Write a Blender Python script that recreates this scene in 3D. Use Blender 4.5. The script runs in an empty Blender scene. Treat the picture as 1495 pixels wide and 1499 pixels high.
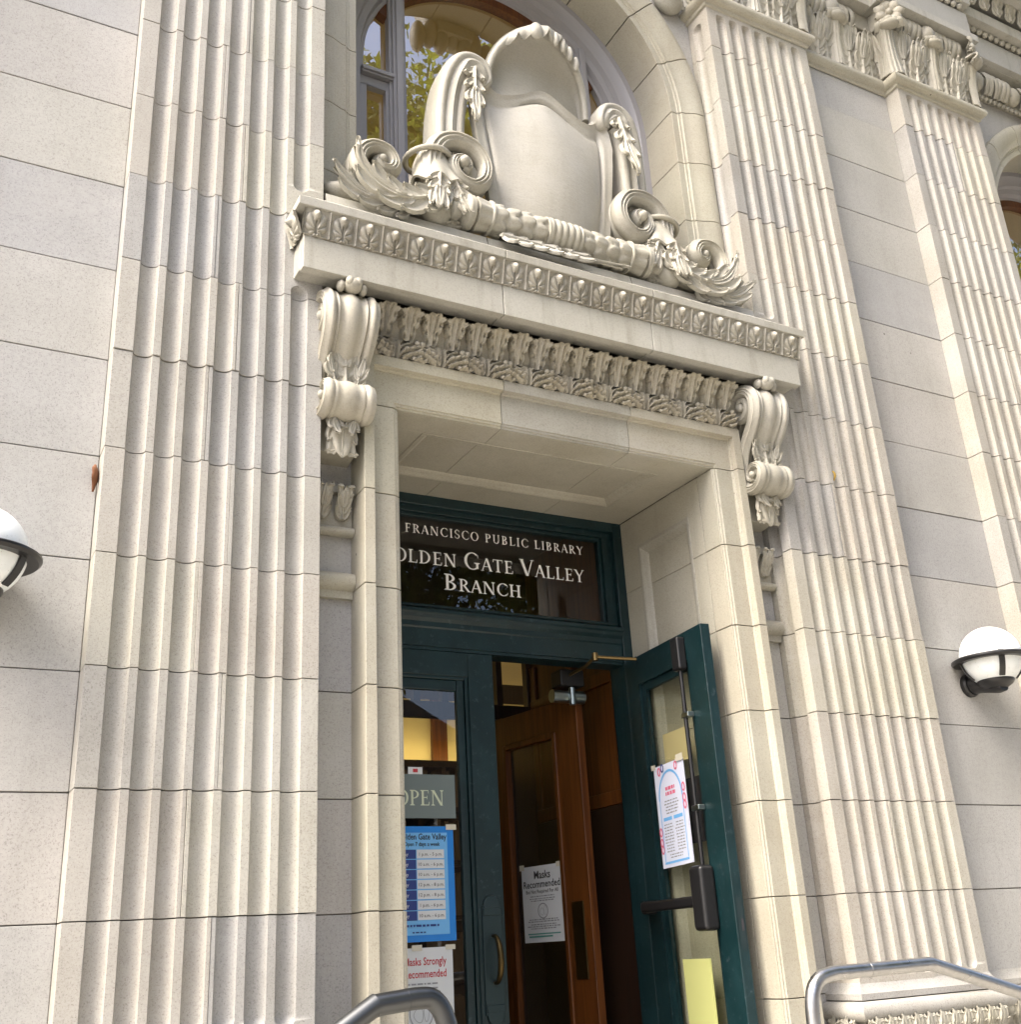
import bpy, math, random
import numpy as np
from mathutils import Matrix, Vector, noise
R = math.radians
PI = math.pi
U = 0.37            # one terracotta course = 0.37 m ; shapes below are written in courses
random.seed(7); rng = np.random.default_rng(7)
scene = bpy.context.scene
col = scene.collection

# ------------------------------------------------------------------ camera
CAMR = [[0.8803591738919962, -0.47117482099833513, -0.05442437874141428],
        [0.1301958630531161, 0.35039684163445634, -0.9275080002978155],
        [0.456088546433756, 0.8094543479590338, 0.36982008650447]]
CAMC = Vector((-3.238150459544086, -9.475861142183588, -2.3946840777437206)) * U
cd = bpy.data.cameras.new('camera'); cam = bpy.data.objects.new('camera', cd); col.objects.link(cam)
m = Matrix(((CAMR[0][0], -CAMR[1][0], -CAMR[2][0], CAMC.x),
            (CAMR[0][1], -CAMR[1][1], -CAMR[2][1], CAMC.y),
            (CAMR[0][2], -CAMR[1][2], -CAMR[2][2], CAMC.z), (0, 0, 0, 1)))
cam.matrix_world = m
cd.sensor_fit = 'HORIZONTAL'; cd.sensor_width = 36; cd.lens = 36 * 1614.417 / 1495
cd.clip_start = 0.05; cd.clip_end = 3000
scene.camera = cam

# ------------------------------------------------------------------ light
SUN_EL, SUN_AZ = 52, -79          # azimuth from the facade normal, negative = from the left
w = bpy.data.worlds.new('World'); scene.world = w; w.use_nodes = True
nt = w.node_tree; bg = nt.nodes['Background']
sky = nt.nodes.new('ShaderNodeTexSky'); sky.sky_type = 'NISHITA'; sky.sun_disc = False
sky.sun_elevation = R(SUN_EL); sky.sun_rotation = R(180 - SUN_AZ)
sky.dust_density = 6.0; sky.ozone_density = 0.3; sky.air_density = 0.75
nt.links.new(sky.outputs[0], bg.inputs[0]); bg.inputs[1].default_value = 0.15
sl = bpy.data.lights.new('sun', 'SUN'); sl.energy = 1.4; sl.angle = R(30); sl.color = (1, .96, .83)
so = bpy.data.objects.new('sun', sl); col.objects.link(so)
d = Vector((math.sin(R(SUN_AZ)) * math.cos(R(SUN_EL)), -math.cos(R(SUN_AZ)) * math.cos(R(SUN_EL)), math.sin(R(SUN_EL))))
so.rotation_euler = d.to_track_quat('Z', 'Y').to_euler(); so.location = d * 40
vs = scene.view_settings; vs.view_transform = 'Standard'; vs.look = 'None'; vs.gamma = 1; vs.exposure = 2.14
vs.use_curve_mapping = False

# ------------------------------------------------------------------ materials
def mat(name):
    mt = bpy.data.materials.new(name); mt.use_nodes = True
    n = mt.node_tree; return mt, n, n.nodes['Principled BSDF']
def N(n, t, **k):
    x = n.nodes.new(t)
    for a, b in k.items():
        if a.startswith('i_'):
            key = a[2:]; key = int(key) if key.isdigit() else key
            x.inputs[key].default_value = b
        else: setattr(x, a, b)
    return x
def simple(name, c, rough=.5, metal=0, spec=.5, emit=None, es=1):
    mt, n, p = mat(name); p.inputs['Base Color'].default_value = (*c, 1)
    p.inputs['Roughness'].default_value = rough; p.inputs['Metallic'].default_value = metal
    p.inputs['Specular IOR Level'].default_value = spec
    if emit: p.inputs['Emission Color'].default_value = (*emit, 1); p.inputs['Emission Strength'].default_value = es
    return mt
def mixc(n, f, a, b, bt='MIX'):
    x = N(n, 'ShaderNodeMix', data_type='RGBA', blend_type=bt)
    if isinstance(f, (int, float)): x.inputs[0].default_value = f
    else: n.links.new(f, x.inputs[0])
    for i, v in ((6, a), (7, b)):
        if isinstance(v, tuple): x.inputs[i].default_value = (*v, 1)
        else: n.links.new(v, x.inputs[i])
    return x.outputs[2]
def ramp(n, src, lo, hi, a=0., b=1.):
    x = N(n, 'ShaderNodeMapRange', i_1=lo, i_2=hi, i_3=a, i_4=b); n.links.new(src, x.inputs[0]); return x.outputs[0]
def pos(n, scale=(1, 1, 1)):
    g = N(n, 'ShaderNodeNewGeometry'); mp = N(n, 'ShaderNodeMapping'); mp.inputs['Scale'].default_value = scale
    n.links.new(g.outputs['Position'], mp.inputs[0]); return mp.outputs[0]
def noise_n(n, vec, sc, det=3, rough=.55):
    x = N(n, 'ShaderNodeTexNoise'); x.inputs['Scale'].default_value = sc; x.inputs['Detail'].default_value = det
    x.inputs['Roughness'].default_value = rough; n.links.new(vec, x.inputs['Vector']); return x.outputs['Fac']

def stone(name, a, b, speck=.16, rough=.5, streak=0., grime=0., var=.07, bump=.12, scratch=0.):
    """glazed architectural terracotta: two tones, fine speckle, a tint per block"""
    mt, n, p = mat(name); P = pos(n)
    base = mixc(n, ramp(n, noise_n(n, P, 2.6, 4), .35, .65), a, b)
    oi = N(n, 'ShaderNodeObjectInfo')
    tint = N(n, 'ShaderNodeValToRGB'); tint.color_ramp.interpolation = 'LINEAR'
    e = tint.color_ramp.elements; e[0].color = (1 - var * 1.1, 1 - var * 1.0, 1 - var * .7, 1); e[1].color = (1 + var * .35, 1 + var * .3, 1 - var * .12, 1)
    for t_, c_ in ((.3, (1, 1, .99)), (.55, (1, 1 - var * .18, 1 - var * .35)), (.75, (1 - var * .4, 1 - var * .4, 1 - var * .45))):
        x = e.new(t_); x.color = (*c_, 1)
    n.links.new(oi.outputs['Random'], tint.inputs[0])
    base = mixc(n, 1.0, base, tint.outputs[0], 'MULTIPLY')
    sp = ramp(n, noise_n(n, P, 190, 2, .75), .54, .70)
    base = mixc(n, 1.0, base, mixc(n, sp, (1, 1, 1), (1 - speck * 2.2, 1 - speck * 2.3, 1 - speck * 2.3)), 'MULTIPLY')
    sp2 = ramp(n, noise_n(n, P, 90, 3, .7), .45, .75)
    base = mixc(n, 1.0, base, mixc(n, sp2, (1, 1, 1), (1 - speck, 1 - speck, 1 - speck)), 'MULTIPLY')
    if streak:
        s = noise_n(n, pos(n, (9, 9, .9)), 1.6, 5, .65)
        base = mixc(n, ramp(n, s, .52, .75, 0, streak), base, (.13, .12, .08))
    vo = N(n, 'ShaderNodeTexVoronoi'); vo.inputs['Scale'].default_value = 5.5; n.links.new(P, vo.inputs['Vector'])
    sx = N(n, 'ShaderNodeSeparateColor'); n.links.new(vo.outputs['Color'], sx.inputs[0])
    dm = N(n, 'ShaderNodeMath', operation='MULTIPLY'); n.links.new(ramp(n, vo.outputs['Distance'], .018, .04, 1, 0), dm.inputs[0]); n.links.new(ramp(n, sx.outputs[0], .86, .9), dm.inputs[1])
    base = mixc(n, dm.outputs[0], base, (.06, .05, .04))
    ef = noise_n(n, pos(n, (1.3, 1.3, 2.2)), 1.1, 6, .7); base = mixc(n, ramp(n, ef, .56, .70, 0, .30), base, (.46, .45, .43))
    if grime:
        g = noise_n(n, P, 11, 5, .7)
        base = mixc(n, ramp(n, g, .5, .72, 0, grime), base, (.10, .085, .06))
    n.links.new(base, p.inputs['Base Color'])
    p.inputs['Roughness'].default_value = rough; p.inputs['Specular IOR Level'].default_value = .35
    bp = N(n, 'ShaderNodeBump'); bp.inputs['Strength'].default_value = bump; bp.inputs['Distance'].default_value = .003
    n.links.new(noise_n(n, P, 120, 4, .6), bp.inputs['Height']); last = bp
    if scratch:
        b2 = N(n, 'ShaderNodeBump'); b2.inputs['Strength'].default_value = scratch; b2.inputs['Distance'].default_value = .012
        n.links.new(noise_n(n, pos(n, (7, 7, 19)), 3.0, 6, .68), b2.inputs['Height']); n.links.new(bp.outputs[0], b2.inputs['Normal']); last = b2
    n.links.new(last.outputs[0], p.inputs['Normal'])
    return mt
S_WALL = stone('terracotta_wall', (0.382, 0.378, 0.362), (0.425, 0.42, 0.408), .15, var=.11, streak=.12)
S_PIL = stone('terracotta_pilaster', (0.362, 0.352, 0.322), (0.42, 0.412, 0.385), .16, var=.14, streak=.16)
S_PIL2 = stone('terracotta_pilaster_warm', (0.368, 0.351, 0.31), (0.425, 0.412, 0.378), .16, var=.15, streak=.18)
S_CREAM = stone('terracotta_cream', (0.372, 0.352, 0.288), (0.432, 0.418, 0.352), .13, rough=.42, var=.12, streak=.15)
S_CORN = stone('terracotta_cornice', (0.395, 0.386, 0.338), (0.445, 0.438, 0.398), .10, rough=.45, streak=.40)
S_CARVE = stone('terracotta_carving', (0.345, 0.328, 0.27), (0.42, 0.405, 0.348), .10, rough=.5, grime=.22)
S_SHIELD = stone('terracotta_shield', (0.365, 0.35, 0.302), (0.43, 0.42, 0.38), .08, rough=.42, streak=.16, grime=.06, bump=.3, scratch=.22)
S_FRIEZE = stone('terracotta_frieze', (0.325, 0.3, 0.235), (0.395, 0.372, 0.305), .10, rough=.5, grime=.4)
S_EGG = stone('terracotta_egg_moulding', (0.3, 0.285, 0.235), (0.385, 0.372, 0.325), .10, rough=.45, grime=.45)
MORTAR = simple('mortar', (.14, .125, .105), .9)
def green_paint():
    mt, n, p = mat('dark_teal_paint'); P = pos(n)
    c = mixc(n, ramp(n, noise_n(n, P, 4, 5, .65), .45, .72), (.003, .017, .020), (.009, .031, .036))
    c = mixc(n, ramp(n, noise_n(n, P, 34, 4, .7), .59, .74, 0, .7), c, (.05, .075, .085))
    n.links.new(c, p.inputs['Base Color']); p.inputs['Roughness'].default_value = .38
    bp = N(n, 'ShaderNodeBump'); bp.inputs['Strength'].default_value = .15; bp.inputs['Distance'].default_value = .002
    n.links.new(noise_n(n, P, 40, 4), bp.inputs['Height']); n.links.new(bp.outputs[0], p.inputs['Normal']); return mt
GREEN = green_paint()
def wood(name, a, b, rough=.4):
    mt, n, p = mat(name)
    g = noise_n(n, pos(n, (38, 38, 1.5)), 1.5, 5, .6)
    n.links.new(mixc(n, ramp(n, g, .35, .65), a, b), p.inputs['Base Color']); p.inputs['Roughness'].default_value = rough; return mt
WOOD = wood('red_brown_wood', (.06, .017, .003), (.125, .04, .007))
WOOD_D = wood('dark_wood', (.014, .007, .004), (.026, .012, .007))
def glass(name, f0, tint=(1, 1, 1)):
    mt, n, p = mat(name); n.nodes.remove(p); out = n.nodes['Material Output']
    tr = N(n, 'ShaderNodeBsdfTransparent'); tr.inputs[0].default_value = (*tint, 1)
    gl = N(n, 'ShaderNodeBsdfGlossy'); gl.inputs['Roughness'].default_value = 0.004
    g = N(n, 'ShaderNodeNewGeometry'); dt = N(n, 'ShaderNodeVectorMath', operation='DOT_PRODUCT')     # Schlick, the same from both sides
    n.links.new(g.outputs['Incoming'], dt.inputs[0]); n.links.new(g.outputs['Normal'], dt.inputs[1])
    def mth(op, a, b=None):
        x = N(n, 'ShaderNodeMath', operation=op)
        for i, v in enumerate((a, b)):
            if v is None: continue
            if isinstance(v, (int, float)): x.inputs[i].default_value = v
            else: n.links.new(v, x.inputs[i])
        return x.outputs[0]
    c = mth('SUBTRACT', 1.0, mth('ABSOLUTE', dt.outputs['Value'])); fr = mth('ADD', mth('MULTIPLY', mth('POWER', c, 5.0), 1 - f0), f0)
    mx = N(n, 'ShaderNodeMixShader'); n.links.new(fr, mx.inputs[0])
    n.links.new(tr.outputs[0], mx.inputs[1]); n.links.new(gl.outputs[0], mx.inputs[2]); n.links.new(mx.outputs[0], out.inputs[0]); return mt
GLASS = glass('window_glass', .08, (.93, .95, .92))
GLASS_THIN = glass('open_leaf_glass', .03, (.86, .88, .80))
GLASS_UP = glass('upper_window_glass', .42, (.9, .9, .85))
GREYPAINT = simple('grey_lavender_paint', (.28, .275, .285), .45)
BLACK = simple('black_metal', (.012, .012, .013), .35)
BRASS = simple('dull_brass', (.24, .17, .075), .38, 1)
BRONZE = simple('aged_bronze', (.10, .07, .03), .45, 1)
STEEL = simple('brushed_steel', (.36, .42, .42), .33, 1)
def steel_rail():
    mt, n, p = mat('satin_steel'); P = pos(n)
    n.links.new(mixc(n, noise_n(n, P, 60, 3), (.34, .34, .34), (.5, .5, .5)), p.inputs['Base Color'])
    p.inputs['Metallic'].default_value = 1; n.links.new(ramp(n, noise_n(n, P, 25, 3), .3, .7, .26, .42), p.inputs['Roughness']); return mt
RAIL = steel_rail()
DRAIL = simple('steel_dark_reflection', (.10, .105, .11), .38, 1)  # left rail: same steel, reflection of dark surroundings put into the base colour
def opal():
    mt, n, p = mat('opal_globe'); P = pos(n)
    c = mixc(n, ramp(n, noise_n(n, P, 14, 5, .7), .5, .75, 0, .5), (.82, .86, .86), (.60, .62, .58)); c = mixc(n, ramp(n, noise_n(n, P, 120, 2), .66, .74, 0, .5), c, (.2, .19, .17))
    n.links.new(c, p.inputs['Base Color']); p.inputs['Roughness'].default_value = .3; return mt
GLOBE = opal()
WHITE = simple('white_lettering', (.90, .90, .88), .5)
PAPER = simple('white_paper', (.66, .69, .71), .6)
INK = simple('black_ink', (.03, .03, .035), .6)
GREYINK = simple('grey_ink', (.28, .29, .31), .6)
REDINK = simple('red_ink', (.50, .035, .05), .6)
PINK = simple('pink_print', (.72, .16, .26), .6)
BLUE = simple('blue_print', (.012, .21, .66), .5)
LBLUE = simple('light_blue_print', (.16, .45, .82), .5)
NAVY = simple('navy_print', (.02, .045, .22), .5)
YELLOW = simple('yellow_paper', (.50, .52, .20), .7)
CREAMWALL = simple('cream_plaster', (.62, .50, .27), .9)
COVE = simple('cove_light', (1, .9, .6), .5, emit=(1, .80, .36), es=3.2)
FLOORM = simple('dark_floor', (.06, .05, .045), .6)

# ------------------------------------------------------------------ mesh helpers (course units)
class M:
    def __init__(s): s.v = []; s.f = []; s.n = 0
    def add(s, V, F):
        V = np.asarray(V, float).reshape(-1, 3); s.v.append(V); k = s.n
        s.f += [tuple(i + k for i in f) for f in F]; s.n += len(V); return s
    def box(s, x0, x1, y0, y1, z0, z1):
        V = [(x, y, z) for x in (x0, x1) for y in (y0, y1) for z in (z0, z1)]
        return s.add(V, [(0, 1, 3, 2), (4, 6, 7, 5), (0, 4, 5, 1), (2, 3, 7, 6), (0, 2, 6, 4), (1, 5, 7, 3)])
    def grid(s, P, cu=False, cv=False, flip=False):
        P = np.asarray(P, float); a, b = P.shape[:2]; F = []
        for i in range(a if cu else a - 1):
            for j in range(b if cv else b - 1):
                q = (i * b + j, ((i + 1) % a) * b + j, ((i + 1) % a) * b + (j + 1) % b, i * b + (j + 1) % b)
                F.append(q[::-1] if flip else q)
        return s.add(P.reshape(-1, 3), F)
    def loft(s, rows, caps=True):
        """closed sections (list of Nx3), capped"""
        rows = np.asarray(rows, float); a, b = rows.shape[:2]
        k = s.n; s.grid(rows, cv=True)
        if caps: s.f.append(tuple(k + j for j in range(b))[::-1]); s.f.append(tuple(k + (a - 1) * b + j for j in range(b)))
        return s
    def prism(s, poly, a, b, axis='z'):
        rows = []
        for t in (a, b):
            rows.append([{'z': (p, q, t), 'y': (p, t, q), 'x': (t, p, q)}[axis] for p, q in poly])
        return s.loft(rows)
    def sheet(s, G, thick):
        """open grid given thickness along its own normals"""
        G = np.asarray(G, float)
        du = np.gradient(G, axis=0); dv = np.gradient(G, axis=1); n = np.cross(du, dv)
        n /= np.linalg.norm(n, axis=2, keepdims=True) + 1e-9
        B = G + n * thick; a, b = G.shape[:2]; k = s.n
        s.grid(G); s.grid(B, flip=True)
        edge = [(i, 0) for i in range(a)] + [(a - 1, j) for j in range(1, b)] + [(i, b - 1) for i in range(a - 2, -1, -1)] + [(0, j) for j in range(b - 2, 0, -1)]
        ids = [i * b + j for i, j in edge]
        for q in range(len(ids)):
            x, y = ids[q], ids[(q + 1) % len(ids)]; s.f.append((k + x, k + y, k + a * b + y, k + a * b + x))
        return s
    def tube(s, pts, r, n=10, cap=True):
        pts = [Vector(p) for p in pts]; rows = []; up = None
        for i, p in enumerate(pts):
            t = (pts[min(i + 1, len(pts) - 1)] - pts[max(i - 1, 0)]).normalized()
            if up is None: up = t.orthogonal().normalized()
            up = (up - t * up.dot(t)).normalized(); bi = t.cross(up); rr = r[i] if hasattr(r, '__len__') else r
            rows.append([tuple(p + up * (math.cos(2 * PI * k / n) * rr) + bi * (math.sin(2 * PI * k / n) * rr)) for k in range(n)])
        return s.loft(rows, cap)
    def lathe(s, prof, c, axis='z', n=24):
        """prof: (radius, along)"""
        rows = []
        for r, h in prof:
            row = []
            for k in range(n):
                a = 2 * PI * k / n; x, y = r * math.cos(a), r * math.sin(a)
                row.append({'z': (c[0] + x, c[1] + y, c[2] + h), 'x': (c[0] + h, c[1] + x, c[2] + y), 'y': (c[0] + x, c[1] + h, c[2] + y)}[axis])
            rows.append(row)
        return s.loft(rows)
    def ell(s, c, r, nu=10, nv=8):
        t = np.linspace(0, PI, nv)[:, None]; a = np.linspace(0, 2 * PI, nu, endpoint=False)[None, :]
        P = np.stack([c[0] + r[0] * np.sin(t) * np.cos(a), c[1] + r[1] * np.sin(t) * np.sin(a), c[2] + r[2] * np.cos(t) + 0 * a], 2)
        return s.grid(P, cv=True)
    def mirror(s, cx=3.006):
        o = M()
        for V in s.v: o.v.append(np.stack([2 * cx - V[:, 0], V[:, 1], V[:, 2]], 1))
        o.n = s.n; o.f = [f[::-1] for f in s.f]; return o
    def data(s, name, origin=(0, 0, 0), angle=38):
        V = (np.concatenate(s.v) - np.asarray(origin)) * U
        me = bpy.data.meshes.new(name); me.from_pydata(V.tolist(), [], s.f); me.update()
        bmf(me)
        if angle:
            me.polygons.foreach_set('use_smooth', [True] * len(me.polygons)); me.set_sharp_from_angle(angle=R(angle))
        return me
import bmesh
def bmf(me):
    b = bmesh.new(); b.from_mesh(me); bmesh.ops.remove_doubles(b, verts=b.verts, dist=1e-6)
    bmesh.ops.recalc_face_normals(b, faces=b.faces); b.to_mesh(me); b.free()
WO = {}
def place(o, parent, origin):
    origin = Vector(origin) * U; WO[o.name] = origin
    if parent: o.parent = parent; o.location = origin - WO[parent.name]
    else: o.location = origin
def obj(name, ms, mt, parent=None, origin=None, angle=38, bevel=0, mesh=None, label=None):
    """one mesh object; ms in world course units"""
    if mesh is None:
        V = np.concatenate(ms.v)
        if origin is None: origin = ((V.min(0) + V.max(0)) / 2).tolist(); origin[2] = V[:, 2].min()
        mesh = ms.data(name, origin, angle); mesh.materials.append(mt)
    o = bpy.data.objects.new(name, mesh); col.objects.link(o); place(o, parent, origin)
    if bevel:
        b = o.modifiers.new('bevel', 'BEVEL'); b.width = bevel * U; b.segments = 2; b.limit_method = 'ANGLE'; b.angle_limit = R(38); b.harden_normals = True
    if label: o['label'] = label
    return o
def piece(name, mesh, parent, at, rot=(0, 0, 0), sc=(1, 1, 1)):
    o = bpy.data.objects.new(name, mesh); col.objects.link(o); place(o, parent, at); o.rotation_euler = rot; o.scale = sc; return o
def thing(name, label, cat, at, group=None):
    o = bpy.data.objects.new(name, None); col.objects.link(o); o.empty_display_size = .1; place(o, None, at)
    return tag(o, label, cat, group)
def tag(o, label, cat, group=None):
    o['label'] = label; o['category'] = cat
    if group: o['group'] = group
    return o
def structure(o, label=None):
    o['kind'] = 'structure'
    if label: o['label'] = label
    return o

# ------------------------------------------------------------------ ground
GZ, LZ = -6.70, -4.85
def concrete(name, a, b):
    mt, n, p = mat(name); P = pos(n)
    c = mixc(n, ramp(n, noise_n(n, P, 1.2, 6, .7), .3, .7), a, b); c = mixc(n, ramp(n, noise_n(n, P, 150, 2), .55, .7, 0, .3), c, (.1, .1, .1))
    n.links.new(c, p.inputs['Base Color']); p.inputs['Roughness'].default_value = .85; return mt
CONC = concrete('pale_concrete', (.30, .28, .24), (.37, .35, .31)); ASPH = concrete('asphalt', (.045, .045, .047), (.06, .06, .06))
structure(obj('ground', M().box(-3000, 3000, -3000, 3000, GZ - .9, GZ - .5), ASPH, angle=0))
structure(obj('pavement', M().box(-90, 110, -12, 40, GZ - .5, GZ), CONC, angle=0, bevel=.03))
structure(obj('landing', M().box(-1.5, 7.5, -3.0, .44, GZ, LZ), CONC, angle=0, bevel=.02))
for sx in (-1, 1):
    st = M()
    for k in range(4):
        x0 = (-1.5 - .8 * (k + 1)) if sx < 0 else 7.5 + .8 * k
        st.box(x0, x0 + .795, -3.0, .2, GZ, LZ - .46 * (k + 1) + .09)
    structure(obj('steps', st, CONC, angle=0, bevel=.015))

# ------------------------------------------------------------------ the library
LIB = thing('library_building', 'pale terracotta classical library facade with fluted pilasters round a tall green doorway', 'building', (3, 4, GZ))
G = .010                                    # joint width
FW, FI, FE = .176, .0735, .176              # flute, fillet, end fillet

def pil_section(w, back_l, back_r, left_flute):
    """list of (x, flute index or None), plus outline helpers"""
    xs = [(0., None)]; x = FE
    for i in range(7):
        for q in (-1, -.975, -.92, -.82, -.65, -.4, -.14, .14, .4, .65, .82, .92, .975, 1): xs.append((x + FW / 2 + FW / 2 * q, i))
        x += FW + FI
    xs.append((w, None)); return xs
PW = 2.012
def pil_block(X0, xa, xb, z0, z1, stops, back_l, back_r, left_flute, rows):
    """stops[i] = list of (zlo, zhi) open intervals of flute i"""
    D = .074; xs = [q for q in pil_section(PW, 0, 0, 0) if xa - 1e-6 <= q[0] <= xb + 1e-6]
    if xs[0][0] > xa + 1e-5: xs.insert(0, (xa, None))
    if xs[-1][0] < xb - 1e-5: xs.append((xb, None))
    L = []
    for z in rows:
        row = []
        for x, i in xs:
            y = 0.
            if i is not None:
                xc = FE + i * (FW + FI) + FW / 2; a = FW / 2
                for lo, hi in stops[i]:
                    dz = max(lo + a - z, z - (hi - a), 0); rr = math.hypot(x - xc, dz) / a
                    if rr < 1 - 1e-9: y = max(y, .078 * (1 - rr ** 2.3) ** .5)
            row.append((X0 + x, y, z))
        bl = back_l if xa < 1e-5 else .3; br = back_r if xb > PW - 1e-5 else .3
        row += [(X0 + xb, br, z), (X0 + xa, bl, z)]
        if xa < 1e-5 and left_flute:
            a = .1; yc = .26; lo, hi = -2.85, 10.6
            dz = max(lo + a - z, z - (hi - a), 0)
            for t in np.linspace(0, PI, 13):
                yy = yc + a * math.cos(t); rr = math.hypot(yy - yc, dz) / a
                row.append((X0 + (.07 * math.sqrt(max(0, 1 - rr * rr)) if rr < 1 else 0), yy, z))
        L.append(row)
    return M().loft(L)
BASE_Z = -2.92
def pilaster(X0, mt, back_l, back_r, left_flute, stopped=None):
    core = M().box(X0 + .08, X0 + PW - .09, .105, max(back_l, back_r) - .02, -3.0, 10.75)
    p = obj('fluted_pilaster', core, MORTAR, LIB, angle=0)
    stops = {i: [(-2.85, 10.69)] for i in range(7)}
    if stopped is not None: stops[stopped] = [(-2.85, 4.12), (5.33, 10.69)]
    xs_split = [FE + 3 * FW + 2.5 * FI, FE + 4 * FW + 3.5 * FI]
    for k in range(-3, 11):
        z0, z1 = k + G / 2, k + 1 - G / 2
        if k == -3: z0 = BASE_Z
        if k == 10: z1 = 10.76
        xc = xs_split[k % 2]
        for xa, xb in ((0, xc - .0022), (xc + .0022, PW)):
            rows = [z0, z1]
            if k in (-3, 10): rows = sorted(set([z0, z1] + [z for z in (list(np.linspace(-2.85, -2.70, 12)) + list(np.linspace(10.54, 10.69, 12))) if z0 < z < z1]))
            if stopped is not None and xa <= FE + stopped * (FW + FI) <= xb and k in (3, 4, 5):
                rows = sorted(set(rows + [z for z in list(np.linspace(3.96, 4.13, 14)) + list(np.linspace(5.32, 5.49, 14)) if z0 < z < z1]))
            b = pil_block(X0, xa, xb, z0, z1, stops, back_l, back_r, left_flute, rows)
            o = obj('stone_block', b, mt, p, bevel=.003, angle=24)
            o.location.y += random.uniform(-.0022, .0022); o.location.x += random.uniform(-.0006, .0006)
    return p
pilaster(-2.015, S_PIL, .30, .46, False, 6)
pilaster(6.012, S_PIL2, .46, .30, True, 0)
pilaster(10.055, S_PIL2, .30, .46, False)
pilaster(-6.06, S_PIL, .46, .30, True)

# plain walls between the pilasters
def wall(x0, x1):
    p = obj('wall', M().box(x0, x1, .29, 1.1, GZ, 10.75), MORTAR, LIB, angle=0)
    for k in range(-7, 11):
        z0, z1 = max(k, GZ) + G / 2, min(k + 1, 10.76) - G / 2
        if k == -3: z0 = -2.94
        if k == -4: z1 = -3.55
        if z1 - z0 < .05: continue
        o = obj('stone_block', M().box(x0 + .004, x1 - .004, .26, .40, z0, z1), S_WALL, p, bevel=.006, angle=0)
        o.location.y += random.uniform(-.002, .002); o.rotation_euler = (random.uniform(-.002, .002), 0, random.uniform(-.001, .001))
wall(-4.048, -2.015); wall(8.024, 10.055)

# base mouldings: scotia, fillet, torus, leaf band, plinth
def base_run(poly, closed_back):
    """poly: plan polyline (x, y) of the front, swept with the base profile pushed out along -n"""
def base(X0, xl, xr, yl, yr, yf, nm):
    prof = [(-.0, -2.90), (-.015, -2.93), (-.04, -2.965), (-.075, -2.995), (-.08, -3.0), (-.09, -3.005), (-.09, -3.065), (-.08, -3.07)]
    tor = [(-.075, -3.078)] + [(-.075 - .10 * math.sin(t), -3.178 + .10 * math.cos(t)) for t in np.linspace(0, PI, 14)] + [(-.05, -3.28)]
    p = obj(nm, M().box(xl - .02, xr + .02, yf + .05, yf + .3, GZ, -2.95), MORTAR, LIB, angle=0)
    def run(pr, name, mt, parent):
        rows = []
        for o_, z in pr:
            rows.append([(xl + o_, yl, z), (xl + o_, yf + o_, z), (xr - o_, yf + o_, z), (xr - o_, yr, z)])
        obj(name, M().grid(rows), mt, parent, angle=30)
    run(prof, 'apophyge', S_PIL2, p); run(tor, 'torus', S_PIL2, p)
    run([(-.05, -3.28), (-.055, -3.36), (-.07, -3.5), (-.10, -3.58), (-.11, -3.64), (-.11, -3.68), (-.14, -3.69), (-.14, GZ)], 'plinth', S_PIL2, p)
    return p

# ---------------------------------------------------------------- carved pieces
def acanthus(wd, h, nl=3, lean=.05, curl=.12, depth=.05, thick=.018, vc=.80, top=.42, stem=True, res=1.0, roll=2.3):
    """upright leaf built of overlapping cupped lobes on a midrib; base centre at the origin, front towards -y, tip rolling forward"""
    ns, nt_ = max(6, int(11 * res)), max(5, int(9 * res)) | 1
    rc = curl; sc = vc * h
    def bend(X, Zs, H):
        ang = np.minimum(np.clip((Zs - sc) / rc, 0, None), roll); st_ = np.minimum(Zs, sc)
        yb = -lean * (st_ / sc) ** 2 - rc * (1 - np.cos(ang)); zb = st_ + rc * np.sin(ang)
        return np.stack([X, yb - np.cos(ang) * H, zb + np.sin(ang) * H], 2)
    ms = M(); lobes = []
    for i in range(nl):
        f = i / max(1, nl - .4); z0 = h * ((.02 + .52 * f) if nl > 2 else (.06 + .40 * f)); th = R(58 - 30 * f); L = (wd / 2) / max(.35, math.sin(th)) * (.88 + .16 * f)
        for sd in (-1, 1): lobes.append((0, z0, sd * th, L, wd * .27 + h * .035, .30 * f, sd))
    lobes.append((0, h * .42, 0, h * .58, wd * top, .42, 0))
    for x0, z0, th, L, W, lift, sd in lobes:
        q = np.linspace(0, 1, ns)[:, None]; t = np.linspace(-1, 1, nt_)[None, :]
        env = (np.sin(PI * np.clip(q * .80 + .12, 0, 1)) ** .7) * np.where(q > .9, np.sqrt(np.clip(1 - ((q - .9) / .1) ** 2, 0.02, 1)), 1)
        tooth = 1 - .16 * (1 - np.abs(np.sin(PI * 3 * q)) ** .7) * np.abs(t)
        a = th + sd * .30 * q * (-1)
        al = q * L * (1 - (.13 * (1 - np.abs(np.cos(1.5 * PI * t)) ** .8) if sd == 0 else 0)); ac = t * W / 2 * env * tooth
        X = x0 + al * np.sin(a) + ac * np.cos(a); Zs = z0 + al * np.cos(a) - ac * np.sin(a)
        H = depth * (lift + .55 * np.cos(t * PI / 2) ** .7 - .42 * np.exp(-(t / .20) ** 2) * (q > .1) + .12 * np.cos(t * 3 * PI) + .65 * q ** 3 + .35 * (1 - q))
        ms.sheet(bend(X + 0 * t, Zs + 0 * t, H + 0 * t), thick)
    if stem:
        q = np.linspace(0, 1, ns)[:, None]; t = np.linspace(-1, 1, 7)[None, :]
        X = t * wd * (.085 - .055 * q); Zs = h * .93 * q + 0 * t; H = depth * (.62 + .55 * np.cos(t * PI / 2))
        ms.sheet(bend(X, Zs, H), thick * 2)
    return ms
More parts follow.
